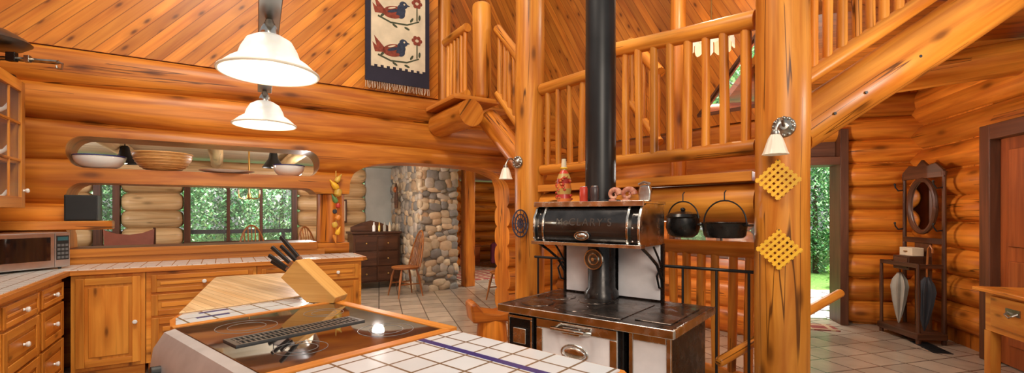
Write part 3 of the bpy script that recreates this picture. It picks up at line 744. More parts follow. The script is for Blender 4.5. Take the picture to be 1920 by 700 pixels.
# knife block
kp = Vector((IB.x, IB.y, 0)) + Vector((math.cos(IA), math.sin(IA), 0))*-.20 + Vector((-math.sin(IA), math.cos(IA), 0))*-.05 + Vector((.03, -.03, 0))
KBR = math.radians(-10); KSC = .95
kb = thing('knife_block', 'slanted pale wooden knife block on the island', 'knife block', (kp.x, kp.y, .9238), KBR)
prof = [(.11, 0), (-.045, 0), (-.20, .13), (-.11, .228), (.125, .03)]
prof = [(a*KSC, b*KSC) for a, b in prof]
MB().prism(prof, -.06, .06, 'xz').build('block', BLOCK, kb, bevel=.004)
kv = Vector((.09, 0, .098)).normalized(); kd0 = Vector((-kv.z, 0, kv.x))
for i, (f, y, L_, da) in enumerate(((.90, .0, .15, -.06), (.62, -.03, .135, .08), (.60, .03, .13, .02), (.34, -.02, .125, .18), (.12, .02, .115, .26))):
    base = Vector(prof[2]+(0,)).lerp(Vector(prof[3]+(0,)), f); base = Vector((base.x, 0, base.y))
    w = rot2(base.x, y, KBR); RR = Matrix.Rotation(-da, 3, 'Y'); kd = RR @ kd0; kvv = RR @ kv
    kn = thing('kitchen_knife', ['uppermost long black handled knife in the block', 'second front black handled knife in the block', 'second rear black handled knife in the block', 'short black handled knife low in the block front', 'lowest short black handled knife in the block'][i], 'knife', (kp.x+w[0], kp.y+w[1], .9238+base.z), KBR, 'knives in the wooden block')
    Mx = Matrix((Vector((0, 1, 0)), kvv, kd)).transposed()
    MB().box(kd*(.015), (.014, .018, .022), M=Mx).build('bolster', STEEL, kn)
    MB().box(kd*(.025+L_/2), (.015, .021, L_), M=Mx).build('handle', RUBB, kn, bevel=.005)

# pendants over island
p1 = Vector((-.852, 1.63, 0)); p2 = Vector((-1.38, 2.59, 0))
dr_ = (p2-p1).normalized(); ta = math.atan2(dr_.y, dr_.x)
tk = thing('light_track', 'dark metal light bar carrying the pendants over the island', 'light bar', (p1.x, p1.y, 2.06), ta)
MB().bx(-.55, 1.13, -.035, .035, 0, .03).build('bar', MSTEEL, tk, bevel=.004)
for x in (-.3, .75): MB().cyl((x, 0, .03), (x, 0, 2.9), .008, seg=8).build('suspension_rod', MSTEEL, tk)
KS = .86
shade_prof = [(r_*KS, z_*.9) for r_, z_ in [(.03, .135), (.05, .13), (.085, .11), (.105, .075), (.115, .045), (.15, .022), (.175, .0), (.185, -.012), (.180, -.016), (.168, -.004), (.145, .012), (.108, .03), (.098, .07), (.08, .102), (.05, .12), (.03, .125)]]
def pendant(p, label):
    t = thing('pendant_light', label, 'pendant light', (p.x, p.y, 1.884), 0, 'glass pendants over the island')
    MB().lathe(shade_prof, seg=40).build('shade', SHADE, t)
    MB().lathe([(0, .175), (.012, .175), (.018, .160), (.028, .145), (.032, .125), (.028, .11), (0, .11)], seg=18).build('socket_cap', NICK, t)
    MB().ball((0, 0, .045), .032, (1, 1, 1.25), 2).build('bulb', BULB, t)
    MB().tube([(.159*math.cos(2*PI*i/40), .159*math.sin(2*PI*i/40), -.012) for i in range(40)], .005, 6, True).build('rim', FROST, t)
    L = bpy.data.lights.new('pendant_glow', 'POINT'); L.energy = 5; L.color = (1, .85, .62); L.shadow_soft_size = .03
    lo = bpy.data.objects.new('pendant_glow', L); COL.objects.link(lo); lo.location = (p.x, p.y, 1.88)
pendant(p1, 'nearer white glass pendant light over the island')
pendant(p2, 'farther white glass pendant light over the island')

# ------------------------------------------------------------------ STOVE
SA = math.radians(-38); SFL = P(938, 570, .8)
sv = thing('wood_cook_stove', 'antique black and white enamel wood cook stove with nickel trim', 'stove', (SFL.x, SFL.y, 0), SA)
def S3(w, d, z): v = rot2(w, d, SA); return Vector((SFL.x+v[0], SFL.y+v[1], z))
SWd, SD = 1.10, .74
MB().bx(.03, .82, .05, SD-.04, .16, .765).build('body', IRON, sv, bevel=.01)
MB().bx(.83, SWd-.03, .09, SD-.06, .28, .765).build('reservoir', IRON, sv, bevel=.01)
MB().bx(.86, SWd-.05, .075, .092, .34, .70).build('reservoir_panel', ENAM, sv, bevel=.006)
m = MB(); m.bx(.84, .865, .068, .09, .3, .74); m.bx(SWd-.055, SWd-.03, .068, .09, .3, .74); m.bx(.865, SWd-.055, .068, .09, .70, .74); m.build('reservoir_trim', NICK, sv, bevel=.004)
MB().bx(0, SWd, 0, SD, .772, .80).build('cooktop', TOPIRON, sv, bevel=.006)
m = MB(); m.bx(-.012, SWd+.012, -.014, .0, .755, .803); m.bx(-.014, 0, 0, SD, .755, .803); m.bx(SWd, SWd+.014, 0, SD, .755, .803); m.build('edge_trim', NICK, sv, bevel=.006)
for x in (.17, .43):
    for y in (.17, .45):
        m = MB(); m.tube([(x+.105*math.cos(2*PI*i/36), y+.105*math.sin(2*PI*i/36), .8005) for i in range(36)], .003, 5, True); m.cyl((x, y, .8), (x, y, .803), .1, seg=32); m.build('lid', TOPIRON, sv)
m = MB(); m.bx(.57, .80, .06, .56, .80, .804); m.build('top_plate', TOPIRON, sv, bevel=.003)
m = MB(); m.bx(.86, 1.06, .1, .60, .80, .806); m.build('reservoir_lid', TOPIRON, sv, bevel=.004)
fd = MB().bx(.04, .24, .028, .05, .50, .74).build('firebox_door', IRON, sv, bevel=.006)
m = MB(); m.bx(.045, .235, .02, .03, .72, .738); m.bx(.045, .235, .02, .03, .50, .52); m.bx(.045, .06, .02, .03, .52, .72); m.bx(.22, .235, .02, .03, .52, .72); m.build('trim', NICK, fd, bevel=.003)
m = MB(); m.bx(.09, .19, .012, .03, .565, .665); m.build('draft_slide', NICK, fd, bevel=.008)
od = MB().bx(.27, .79, .028, .05, .22, .74).build('oven_door', ENAM, sv, bevel=.008)
m = MB(); m.bx(.265, .795, .02, .032, .69, .745); m.bx(.265, .31, .02, .032, .22, .69); m.bx(.75, .795, .02, .032, .22, .69); m.build('trim', NICK, od, bevel=.006)
m = MB(); m.tube([(.40, .02, .70), (.41, -.03, .712), (.62, -.03, .712), (.63, .02, .70)], .012, 10); m.build('handle', NICK, od)
m = MB(); m.box((.515, .014, .70), (.12, .018, .05)); m.build('latch', NICK, od, bevel=.01)
m = MB(); m.ball((.53, .026, .575), .055, (1.3, .25, .6), 3); m.tube([(.53+.085*math.cos(2*PI*i/28), .024, .575+.045*math.sin(2*PI*i/28)) for i in range(28)], .006, 6, True); m.build('emblem', NICK, od)
for x in (.09, .76):
    for y in (.11, SD-.1):
        m = MB(); m.tube([(x, y, .17), (x-.02, y-.02, .12), (x+.01, y+.01, .05), (x-.02, y-.02, 0)], [.04, .03, .022, .032], 8); m.build('leg', NICK, sv)
MB().bx(.075, .31, .685, .70, .81, 1.18).build('enamel_panel', ENAM, sv, bevel=.004)
MB().bx(.49, .785, .685, .70, .81, 1.18).build('enamel_panel', ENAM, sv, bevel=.004)
MB().bx(.06, .80, .70, .715, .80, 1.19).build('back_plate', IRON, sv)
m = MB(); m.lathe([(.0, .80), (.12, .80), (.115, .84), (.095, .87), (.095, 1.185), (0, 1.185)], (.40, .615, 0), 28); m.build('flue_box', IRON, sv)
dd_ = MB().cyl((.40, .522, 1.07), (.40, .500, 1.07), .066, seg=28).build('damper_dial', DSTEEL, sv)
m = MB()
for q_ in (.066, .036): m.tube([(.40+q_*math.cos(2*PI*i/28), .498, 1.07+q_*math.sin(2*PI*i/28)) for i in range(28)], .007, 6, True)
m.cyl((.40, .50, 1.07), (.40, .485, 1.07), .012, seg=10); m.build('dial_ring', NICK, dd_)
for x in (.055, .795):
    m = MB()
    m.tube([(x, .71, .82), (x, .69, .95), (x, .60, 1.05), (x, .47, 1.12), (x, .36, 1.17)], .010, 8)
    m.tube([(x, .71, .88), (x, .64, .90), (x, .60, .98), (x, .66, 1.02), (x, .70, .98)], .007, 6)
    m.tube([(x, .69, 1.02), (x, .62, 1.10), (x, .55, 1.165)], .007, 6)
    m.bx(x-.008, x+.008, .69, .72, .80, 1.18); m.build('bracket', IRON, sv)
cl = [(.37, 1.18), (.345, 1.20), (.335, 1.26), (.345, 1.34), (.38, 1.40), (.43, 1.43), (.715, 1.43), (.715, 1.18)]
CW0, CW1 = .045, .785
MB().prism(cl, CW0, CW1, 'yz').build('warming_closet', GLOSSB, sv, bevel=.004)
wd = MB().prism([(.355, 1.19), (.328, 1.21), (.318, 1.265), (.328, 1.345), (.368, 1.41), (.38, 1.40), (.345, 1.34), (.335, 1.26), (.35, 1.20)], .12, .71, 'yz').build('roll_door', GLOSSB, sv, bevel=.002, ang=60)
m = MB()
band = [(.35, 1.175), (.322, 1.205), (.312, 1.265), (.322, 1.35), (.362, 1.418), (.43, 1.442), (.72, 1.442), (.72, 1.175)]
for x0, x1 in ((.03, .12), (.71, .80)):
    for q0, q1 in ((x0, x0+.016), (x1-.016, x1)): m.prism(band, q0, q1, 'yz')
m.bx(.02, .81, .31, .37, 1.168, 1.19)
m.bx(.02, .81, .355, .72, 1.437, 1.452); m.bx(.02, .81, .345, .362, 1.422, 1.456)
for z in (1.21, 1.29, 1.37):
    for x in (.038, .078, .115, .718, .755, .792):
        yy = .318 if z < 1.33 else .345
        m.ball((x, yy-.004, z), .007, (1, .6, 1), 1)
m.build('closet_trim', NICK, sv, bevel=.003)
m = MB(); m.ball((.415, .313, 1.235), .03, (1.5, .5, .7), 2); m.tube([(.415+.05*math.cos(2*PI*i/24), .31, 1.235+.026*math.sin(2*PI*i/24)) for i in range(24)], .005, 6, True); m.build('door_pull', NICK, wd)
cu = bpy.data.curves.new('lettering', 'FONT'); cu.body = "McCLARY'S"; cu.size = .068; cu.extrude = .003; cu.align_x = 'CENTER'; cu.space_character = 1.25
to = bpy.data.objects.new('lettering_src', cu); COL.objects.link(to); bpy.context.view_layer.update()
tme = bpy.data.meshes.new_from_object(to.evaluated_get(bpy.context.evaluated_depsgraph_get())); bpy.data.objects.remove(to, do_unlink=True)
tme.materials.clear(); tme.materials.append(plain('letter_black', (.085, .075, .07), .35, .6))
lt = bpy.data.objects.new('lettering', tme); COL.objects.link(lt); lt.parent = wd; lt.location = (.415, .322, 1.30); lt.rotation_euler = (math.radians(80), 0, 0)
m = MB(); m.cyl((.40, .60, 1.43), (.40, .60, 2.47), .104, seg=32); m.cyl((.40, .60, 2.45), (.40, .60, 4.8), .1025, seg=32)
m.lathe([(.105, 1.452), (.14, 1.452), (.135, 1.47), (.106, 1.475)], (.40, .60, 0), 32)
m.build('flue_pipe', PIPE, sv)

# items on closet
ZT = 1.4525
pb = thing('pepper_bottle', 'tall bottle of layered red peppers and beans on the stove shelf', 'bottle', S3(.155, .52, ZT))
PEP = islandmat('pepper_layers', [(.60,.05,.02), (.65,.16,.03), (.40,.03,.02), (.5,.30,.08), (.55,.04,.02)], .3)
m = MB()
prf = [(.045, 0), (.052, .03), (.046, .06), (.054, .10), (.046, .135), (.05, .17), (.036, .205), (.02, .23), (.018, .255)]
for (r0, z0), (r1, z1) in zip(prf, prf[1:]): m.lathe([(0, z0), (r0, z0), (r1, z1), (0, z1)], seg=20)
m.build('body', PEP, pb)
m = MB()
for i in range(26):
    a = random.random()*6.28; z = random.uniform(.02, .19); m.ball((.05*math.cos(a), .05*math.sin(a), z), .014, (1, 1, .8), 1)
m.build('peppers', PEP, pb)
m = MB(); m.cyl((0, 0, .25), (0, 0, .31), .019, .016, seg=14); m.build('stopper', CREAM, pb)
m = MB(); m.tube([(.021*math.cos(2*PI*i/16), .021*math.sin(2*PI*i/16), .245) for i in range(16)], .006, 6, True); m.build('raffia_tie', YEL, pb)
def can(p, mat, label):
    t = thing('drink_can', label, 'can', p, 0)
    MB().lathe([(0, 0), (.022, 0), (.027, .006), (.027, .09), (.022, .1), (0, .1)], seg=20).build('body', mat, t)
    MB().lathe([(0, .1), (.0225, .1), (.0225, .104), (.02, .102), (0, .102)], seg=20).build('lid', STEEL, t)
can(S3(.375, .41, ZT), RED, 'small red can in front of the stove pipe')
can(S3(.455, .41, ZT), plain('dark_can', (.05,.03,.03), .3), 'small dark can in front of the stove pipe beside the red can')
SHELL = wood('shell_stripe', (.75,.42,.28), (.35,.06,.035), sx=34, sy=4, knot=0, bmp=.1, rough=.3, streak=0)
def shell(p, rz, label):
    t = thing('shell_ornament', label, 'ornament', p, rz, 'shell ornaments on the stove')
    pts = []; rr = []
    for i in range(60):
        a = i/59*4.6*PI/2; q = .042*math.exp(-.16*a)
        pts.append((q*math.cos(a), .0, .046+q*math.sin(a)*1.0)); rr.append(.022*math.exp(-.17*a))
    MB().tube(pts, rr, 10).build('whorl', SHELL, t)
    MB().ball((-.01, 0, .011), .020, (1.4, .8, .5), 2).build('foot', SHELL, t)
shell(S3(.557, .48, ZT), SA, 'striped coiled shell ornament left of the other on the stove')
shell(S3(.660, .46, ZT), SA+.3, 'striped coiled shell ornament beside the silver box')
sb = thing('silver_box', 'crumpled silver metal box at the right end of the stove shelf', 'box', S3(.760, .50, ZT), SA+.2)
m = MB(); m.prism([(-.035, 0), (.035, 0), (.04, .06), (.03, .105), (-.032, .10), (-.04, .05)], -.03, .03, 'xz'); m.build('case', NICK, sb, bevel=.012)
m = MB(); m.tube([(-.035, -.03, .105), (0, -.04, .118), (.035, -.03, .108)], .008, 6); m.build('lip', NICK, sb)

# hanging pots
def pot(p, r, h, label, shallow=False, rz=0):
    t = thing('cast_iron_pot', label, 'pot', p, rz, 'hanging cast iron pots')
    if shallow: pr = [(0, 0), (r*.82, 0), (r*.92, .015), (r, h), (r*1.05, h+.006), (r*.96, h+.006), (r*.86, .02), (0, .012)]
    else: pr = [(0, 0), (r*.6, 0), (r*.85, .02), (r, h*.5), (r*.95, h), (r*1.03, h+.01), (r*.9, h+.01), (0, h+.01)]
    MB().lathe(pr, seg=32).build('body', IRON, t)
    if not shallow:
        MB().lathe([(r*1.0, h+.01), (r*.9, h+.03), (r*.4, h+.045), (0, h+.05)], seg=32).build('lid', IRON, t)
        MB().ball((0, 0, h+.06), .018, (1, 1, .8), 2).build('lid_knob', IRON, t)
    top = .245 if not shallow else .235
    m = MB(); m.tube([(r*1.02*math.cos(a), 0, h+(top-h)*math.sin(a)) for a in [PI*i/16 for i in range(17)]], .005, 6); m.build('bail_handle', BLACK, t)
    m = MB(); m.tube([(0, 0, top), (0, 0, top+.05), (0, .02, top+.065)], .004, 6); m.build('hook', BLACK, t)
    if shallow:
        for s in (-1, 1): MB().box((s*r*1.08, 0, h-.01), (.05, .05, .014)).build('side_grip', IRON, t, bevel=.004)
pv = LF(1.77, -.15); pot(Vector((pv.x, pv.y, 1.215)), .112, .13, 'round lidded cast iron pot hanging from the landing joist', rz=LA)
pv = LF(2.07, -.17); pot(Vector((pv.x, pv.y, 1.225)), .135, .09, 'wide shallow cast iron pot hanging nearest the lattice post', True, LA)

# lattice trivets on right post, round trivet on left post
dP = Vector((-PR.x, -PR.y, 0)).normalized(); fa = math.atan2(dP.y, dP.x)+PI/2
def trivet(z, dx, label):
    c = PR + dP*.170 + Vector((math.cos(fa), math.sin(fa), 0))*dx
    t = thing('lattice_trivet', label, 'trivet', (c.x, c.y, z), fa, 'lattice trivets on the post')
    M1 = Matrix.Rotation(PI/4, 3, 'Y'); n = 6; w = .175; tri = .016
    for k, y in ((0, 0), (1, .007)):
        m = MB()
        for i in range(n):
            q = -w/2+w*(i+.5)/n
            c0 = Vector((q, y, 0)) if k == 0 else Vector((0, y, q))
            m.box(M1 @ c0, (tri, .007, w) if k == 0 else (w, .007, tri), M=M1)
        m.build('slat_layer', YEL, t)
    MB().cyl((0, -.006, .115), (0, .012, .115), .004, seg=8).build('peg', BLACK, t)
trivet(1.38+(400-338)*2.72/870, -.02, 'upper yellow lattice trivet hung on the log post')
trivet(1.38+(400-468)*2.72/870, -.015, 'lower yellow lattice trivet hung on the log post')
dL = Vector((-PL.x, -PL.y, 0)).normalized(); fl = math.atan2(dL.y, dL.x)+PI/2
c = PL + dL*.155 + Vector((math.cos(fl), math.sin(fl), 0))*(-.09)
bt = thing('round_trivet', 'dark pierced oval trivet hung on the left log post', 'trivet', (c.x, c.y, 1.28), fl)
m = MB()
for rr in (.075, .05, .025): m.tube([(rr*math.cos(2*PI*i/28), -.005, rr*1.75*math.sin(2*PI*i/28)) for i in range(28)], .007, 6, True)
for i in range(12):
    a = PI*i/6; m.tube([(0, -.005, 0), (.075*math.cos(a), -.005, .131*math.sin(a))], .004, 5)
m.build('grid', plain('blue_black_iron', (.03, .03, .06), .4, .3), bt)
MB().cyl((0, -.01, .128), (0, .03, .128), .004, seg=8).build('peg', BLACK, bt)

# sconces
def sconce(p, ang, label):
    t = thing('wall_sconce', label, 'wall lamp', p, ang, 'shell glass sconces')
    MB().lathe([(0, .035), (.02, .033), (.03, .022), (.052, .016), (.06, .006), (.062, 0), (0, 0)], seg=28, M=Matrix.Rotation(PI/2, 3, 'X')).build('back_plate', PEWT, t)
    m = MB()
    for i in range(12):
        a = 2*PI*i/12; m.ball((.05*math.cos(a), -.016, .05*math.sin(a)), .012, (1, .7, 1), 1)
    m.build('plate_beading', PEWT, t)
    m = MB(); m.tube([(0, -.03, 0), (-.01, -.08, .03), (-.025, -.11, .02), (-.04, -.125, -.02), (-.042, -.127, -.05)], .008, 8); m.build('arm', PEWT, t)
    MB().lathe([(0, .0), (.02, 0), (.026, -.02), (.02, -.035), (0, -.035)], (-.042, -.127, -.035), 16).build('socket_cup', PEWT, t)
    m = MB(); seg = 40; prs = [(.024, 0), (.035, -.02), (.046, -.055), (.058, -.095), (.066, -.112)]; R = []
    for r_, z in prs:
        R.append([m.bm.verts.new((-.042+r_*(1+.05*math.cos(10*2*PI*j/seg))*math.cos(2*PI*j/seg), -.127+r_*(1+.05*math.cos(10*2*PI*j/seg))*math.sin(2*PI*j/seg), -.06+z)) for j in range(seg)])
    for A_, B_ in zip(R, R[1:]):
        for j in range(seg): m.face([A_[j], A_[(j+1) % seg], B_[(j+1) % seg], B_[j]])
    m.build('glass_shade', FROST, t)
c = PR + dP*.150 + Vector((math.cos(fa), math.sin(fa), 0))*.01
sconce((c.x, c.y, 1.38+(400-238)*2.7/870), fa, 'pewter sconce with fluted glass shade above the yellow trivets')
c = PL + dL*.10 + Vector((math.cos(fl), math.sin(fl), 0))*(-.115)
sconce((c.x, c.y, 1.38+(400-304)*4.55/870), fl-.75, 'pewter sconce with fluted glass shade on the left log post')

# ------------------------------------------------------------------ TAPESTRY
tpz = thing('wall_tapestry', 'woven wall hanging with two red and blue birds on cream ground', 'tapestry', WF(2.44, -.02, 2.94), WA)
mats = [NAVY, CREAM, REDC, BLUC, GRNC]
m = MB(); W_, Ht = .79, 1.3
m.mi = 0; m.bx(0, W_, -.075, -.055, 0, Ht)
m.mi = 1; m.bx(.065, W_-.055, -.078, -.074, .20, Ht-.1)
for i in range(18):
    m.mi = 0 if i % 2 else 1; x = .065+i*(W_-.12)/18; m.bx(x, x+(W_-.12)/18, -.0785, -.074, .175, .20)
def ell(cx, cz, rx, rz, y, a=0, n=20):
    pts = [(cx+rx*math.cos(2*PI*i/n)*math.cos(a)-rz*math.sin(2*PI*i/n)*math.sin(a), cz+rx*math.cos(2*PI*i/n)*math.sin(a)+rz*math.sin(2*PI*i/n)*math.cos(a)) for i in range(n)]
    m.prism(pts, y, -.077, 'xz')
for bz in (.20, .66):
    m.mi = 4; m.prism([(.14, bz+.11), (.3, bz+.06), (.5, bz+.07), (.65, bz+.14), (.66, bz+.16), (.5, bz+.09), (.3, bz+.08), (.15, bz+.13)], -.0795, -.077, 'xz')
    for lx, lz, la in ((.2, .14, .8), (.35, .04, -.5), (.56, .15, 1.0), (.66, .2, 1.5), (.5, .035, -.3)): ell(lx, bz+lz, .035, .014, -.0797, la)
    m.prism([(.62, bz+.15), (.635, bz+.15), (.635, bz+.34), (.62, bz+.34)], -.0795, -.077, 'xz')
    m.mi = 2
    ell(.34, bz+.2, .14, .075, -.080, .2)
    m.prism([(.24, bz+.2), (.10, bz+.34), (.13, bz+.22), (.08, bz+.26), (.11, bz+.15), (.24, bz+.16)], -.080, -.077, 'xz')
    for i in range(6): ell(.627+.045*math.cos(i*PI/3), bz+.37+.04*math.sin(i*PI/3), .024, .024, -.080)
    m.mi = 3
    ell(.42, bz+.19, .055, .05, -.0815, .35); ell(.455, bz+.31, .05, .045, -.0812); ell(.43, bz+.25, .05, .06, -.0805, .4)
    ell(.33, bz+.215, .075, .018, -.0822, .35)
    m.prism([(.49, bz+.33), (.54, bz+.315), (.495, bz+.295)], -.081, -.077, 'xz')
    m.mi = 1; ell(.465, bz+.32, .011, .011, -.083); ell(.31, bz+.245, .05, .009, -.083, .35)
    m.mi = 2; ell(.36, bz+.15, .05, .022, -.082, .3)
m.build('cloth', mats, tpz)
m = MB()
for i in range(40):
    x = .005+i*(W_-.01)/39; m.tube([(x, -.066, 0), (x+random.uniform(-.006, .006), -.07, -.035), (x+random.uniform(-.01, .01), -.068, -.07-random.random()*.02)], .0035, 4)
m.build('fringe', CREAM, tpz)
MB().cyl((-.03, -.064, Ht), (W_+.03, -.064, Ht), .012, seg=10).build('hanging_rod', DARK, tpz)

# ------------------------------------------------------------------ DINING / LIVING FURNITURE
def windsor(label, loc, rz, zs=1.0):
    t = thing('windsor_chair', label, 'chair', loc, rz)
    pts = [(.21*math.copysign(abs(math.cos(a))**.8, math.cos(a)), .2*math.copysign(abs(math.sin(a))**.8, math.sin(a))) for a in [2*PI*i/28 for i in range(28)]]
    MB().prism(pts, .43, .465).build('seat', CHAIRW, t, bevel=.01)
    for sx, sy in ((-1, -1), (1, -1), (-1, 1), (1, 1)):
        MB().tube([(sx*.13, sy*.12, .43), (sx*.155, sy*.15, .3), (sx*.17, sy*.175, .15), (sx*.19, sy*.2, 0)], [.013, .02, .015, .01], 8).build('leg', CHAIRW, t)
    MB().tube([(-.165, -.16, .2), (-.165, .16, .2)], .01, 6).build('stretcher', CHAIRW, t); MB().tube([(.165, -.16, .2), (.165, .16, .2)], .01, 6).build('stretcher', CHAIRW, t); MB().tube([(-.165, 0, .2), (.165, 0, .2)], .01, 6).build('stretcher', CHAIRW, t)
    bow = [(.19*math.cos(a), .15+.12*math.sin(a)**1, .46+.56*math.sin(a)) for a in [PI*i/20 for i in range(21)]]
    MB().tube(bow, .013, 8).build('back_bow', CHAIRW, t)
    for i in range(7):
        x = -.13+.26*i/6; a = math.acos(x*1.12/.19*.95 if abs(x*1.12/.19*.95) < 1 else .99)
        MB().tube([(x, .15, .46), (x*1.12, .15+.12*math.sin(a), .46+.56*math.sin(a))], .0075, 6).build('spindle', CHAIRW, t)
    t.scale = (1.08, 1.08, zs)
    return t
windsor('windsor chair with bow back in front of the stone chimney', (-1.78, 7.75, 0), math.radians(-52), 1.06)
windsor('wooden windsor chair partly hidden behind the left log post', (-.12, 7.3, 0), math.radians(-60))
q = WF(1.45, 2.6); windsor('windsor chair back showing before the dining room window', (q.x, q.y, 0), WA+.1, 1.16)
q = WF(2.4, 2.9); windsor('windsor chair back at the right of the dining window', (q.x, q.y, 0), WA+.6, 1.12)
q = WF(-.05, 3.0)
ac = thing('sling_chair', 'brown leather sling chair back at the left in the dining room', 'chair', (q.x, q.y, 0), WA+.35)
MB().prism([(-.25, .45), (.2, .38), (.22, .42), (-.25, .5)], -.28, .28, 'yz').build('seat', LEATH, ac, bevel=.01)
bm_ = MB(); bm_.prism([(-.27, .45), (.27, .45), (.30, 1.14), (.15, 1.08), (0, 1.06), (-.15, 1.08), (-.30, 1.14)], .24, .27, 'xz'); bm_.build('backrest', LEATH, ac, bevel=.01)
for sx in (-.31, .31):
    for y0, y1, z1 in ((-.25, -.27, .62), (.26, .29, 1.16)): MB().tube([(sx, y0, 0), (sx, y1, z1)], .018, 8).build('leg', DARK, ac)
    MB().bx(sx-.03, sx+.03, -.3, .28, .62, .645).build('armrest', DARK, ac, bevel=.006)
for t_, d_, lb in ((.02, 1.7, 'black cone pendant lamp above the basket bowl in the dining room'), (1.60, 1.3, 'black cone pendant lamp beside the smaller white bowl')):
    q = WF(t_, d_, 1.98); t = thing('cone_pendant', lb, 'pendant light', q, 0, 'black dining pendants')
    MB().lathe([(.03, .22), (.045, .2), (.06, .12), (.135, .0), (.13, .0), (.05, .12), (.03, .19)], seg=28).build('shade', BLACK, t)
    MB().cyl((0, 0, .2), (0, 0, .335), .006, seg=8).build('cord', BLACK, t)
    MB().ball((0, 0, .03), .035, sub=2).build('bulb', BULB, t)
q = WF(1.35, 2.0, 1.63); ch = thing('chandelier', 'small brass chandelier in front of the dining window', 'chandelier', q, 0)
MB().lathe([(0, -.06), (.02, -.05), (.03, 0), (.012, .05), (.012, .685), (0, .685)], seg=14).build('stem', BRASS, ch)
for i in range(6):
    a = 2*PI*i/6; x, y = math.cos(a), math.sin(a)
    am = MB().tube([(0, 0, -.02), (.07*x, .07*y, -.05), (.14*x, .14*y, -.03), (.15*x, .15*y, .02)], .008, 6).build('arm', BRASS, ch)
    MB().cyl((.15*x, .15*y, .02), (.15*x, .15*y, .08), .010, seg=8).build('candle', CREAM, am)

# chimney
CT = 3.95
cx_ = WF(CT, 2.136)
sc_ = thing('stone_chimney', 'square fieldstone chimney seen through the arch', 'chimney', cx_, WA)
MB().bx(.02, .72, .02, 1.62, 0, ZC-.01).build('core', MORT, sc_)
random.seed(11); m = MB()
def stones(w, face):
    z = .02
    while z < ZC-.1:
        hz = random.uniform(.045, .11); u_ = -.015
        while u_ < w-.03:
            ru = random.uniform(.05, .14); ru = min(ru, max(.05, (w-u_)/2+.01))
            c_ = (u_+ru, .03, z+hz*.6) if face == 0 else (.03, u_+ru, z+hz*.6)
            sz = hz*random.uniform(.95, 1.15)
            s3 = (ru*1.12, .046, sz) if face == 0 else (.046, ru*1.12, sz)
            n0 = len(m.bm.verts)
            m.ball((0, 0, 0), 1, (1, 1, 1), 2)
            m.bm.verts.ensure_lookup_table()
            RM = Matrix.Rotation(random.uniform(-.3, .3), 3, 'Y' if face == 0 else 'X')
            cc_ = Vector((c_[0]+random.uniform(-.008, .008), c_[1]+random.uniform(-.008, .008), min(c_[2]+random.uniform(-.04, .04), ZC-.02-sz)))
            for v_ in m.bm.verts[n0:]:
                q_ = Vector([math.copysign(abs(k_)**.62, k_) for k_ in v_.co])
                v_.co = cc_ + RM @ Vector((q_.x*s3[0], q_.y*s3[1], q_.z*s3[2]))*.93
            u_ += ru*1.82
        z += hz*1.62
stones(.72, 0); stones(1.6, 1)
for v_ in m.bm.verts:
    v_.co += Vector((math.sin(v_.co.y*61+v_.co.z*47), math.sin(v_.co.x*53+v_.co.z*59), math.sin(v_.co.x*49+v_.co.y*57)))*.006
m.build('stonework', STONE, sc_, ang=180)
q = WF(CT-.09, 3.11, 1.69); wc = thing('wall_carving', 'dark carved figure hanging on the chimney side', 'carving', q, WA-PI/2)
m = MB(); m.prism([(-.07, -.22), (.07, -.22), (.09, -.05), (.06, .1), (.075, .18), (0, .27), (-.075, .18), (-.06, .1), (-.09, -.05)], -.03, .0, 'xz'); m.build('figure', DARK, wc, bevel=.012)
MB().ball((0, -.035, .14), .055, (1, .6, 1.1), 2).build('face', DOORR, wc)
# dresser
q = WF(3.0, 2.9); ds = thing('dresser', 'dark carved wood dresser left of the stone chimney', 'dresser', q, WA)
m = MB(); m.bx(0, .85, 0, .45, .12, 1.0); m.bx(-.03, .88, -.03, .46, 1.0, 1.04); m.build('body', DARK, ds, bevel=.008)
for z0, z1 in ((.15, .40), (.42, .68), (.70, .96)):
    for x0, x1 in ((.04, .415), (.435, .81)):
        d_ = MB().bx(x0, x1, -.018, 0, z0, z1).build('drawer', DARK, ds, bevel=.008); MB().ball(((x0+x1)/2, -.03, (z0+z1)/2), .018, sub=2).build('knob', BRASS, d_)
for x in (.05, .8):
    for y in (.05, .4): MB().tube([(x, y, .13), (x, y, 0)], [.03, .018], 8).build('leg', DARK, ds)
MB().prism([(.05, 1.04), (.8, 1.04), (.8, 1.12), (.6, 1.2), (.42, 1.24), (.25, 1.2), (.05, 1.12)], .42, .45, 'xz').build('back_crest', DARK, ds, bevel=.004)
for i in range(4):
    q = WF(3.42+.1*i, 3.1, 1.041)
    bo = MB().lathe([(0, 0), (.03, 0), (.03, .1), (.012, .13), (.012, .17), (0, .17)], c=(0,0,0), seg=12).build('jar', [WHITE, BRASS, GCLOTH, CREAM][i], loc=q)
    tag(bo, ['white jar on the dresser, farthest from the chimney', 'brass coloured jar second along on the dresser', 'grey jar third along on the dresser', 'cream jar on the dresser nearest the chimney'][i], 'jar', 'jars on the dresser')
def picture(loc, rz, w, h, label):
    t = thing('framed_picture', label, 'picture', loc, rz)
    MB().bx(-w/2, w/2, -.02, 0, -h/2, h/2).build('frame', DARK, t, bevel=.004)
    MB().bx(-w/2+.03, w/2-.03, -.024, -.02, -h/2+.03, h/2-.03).build('mat_board', CREAM, t)
    MB().bx(-w/2+.08, w/2-.08, -.026, -.024, -h/2+.09, h/2-.09).build('print', GCLOTH, t)
picture(WF(2.95, DD-.03, 1.42), WA, .3, .45, 'small framed picture on the log wall seen left in the arch')
q = WF(5.88, 5.6, 1.62); picture(q, WA-PI/2, .3, .36, 'upper of two small framed pictures on the far log wall')
q = WF(5.88, 5.6, 1.2); picture(q, WA-PI/2, .3, .36, 'lower of two small framed pictures on the far log wall')
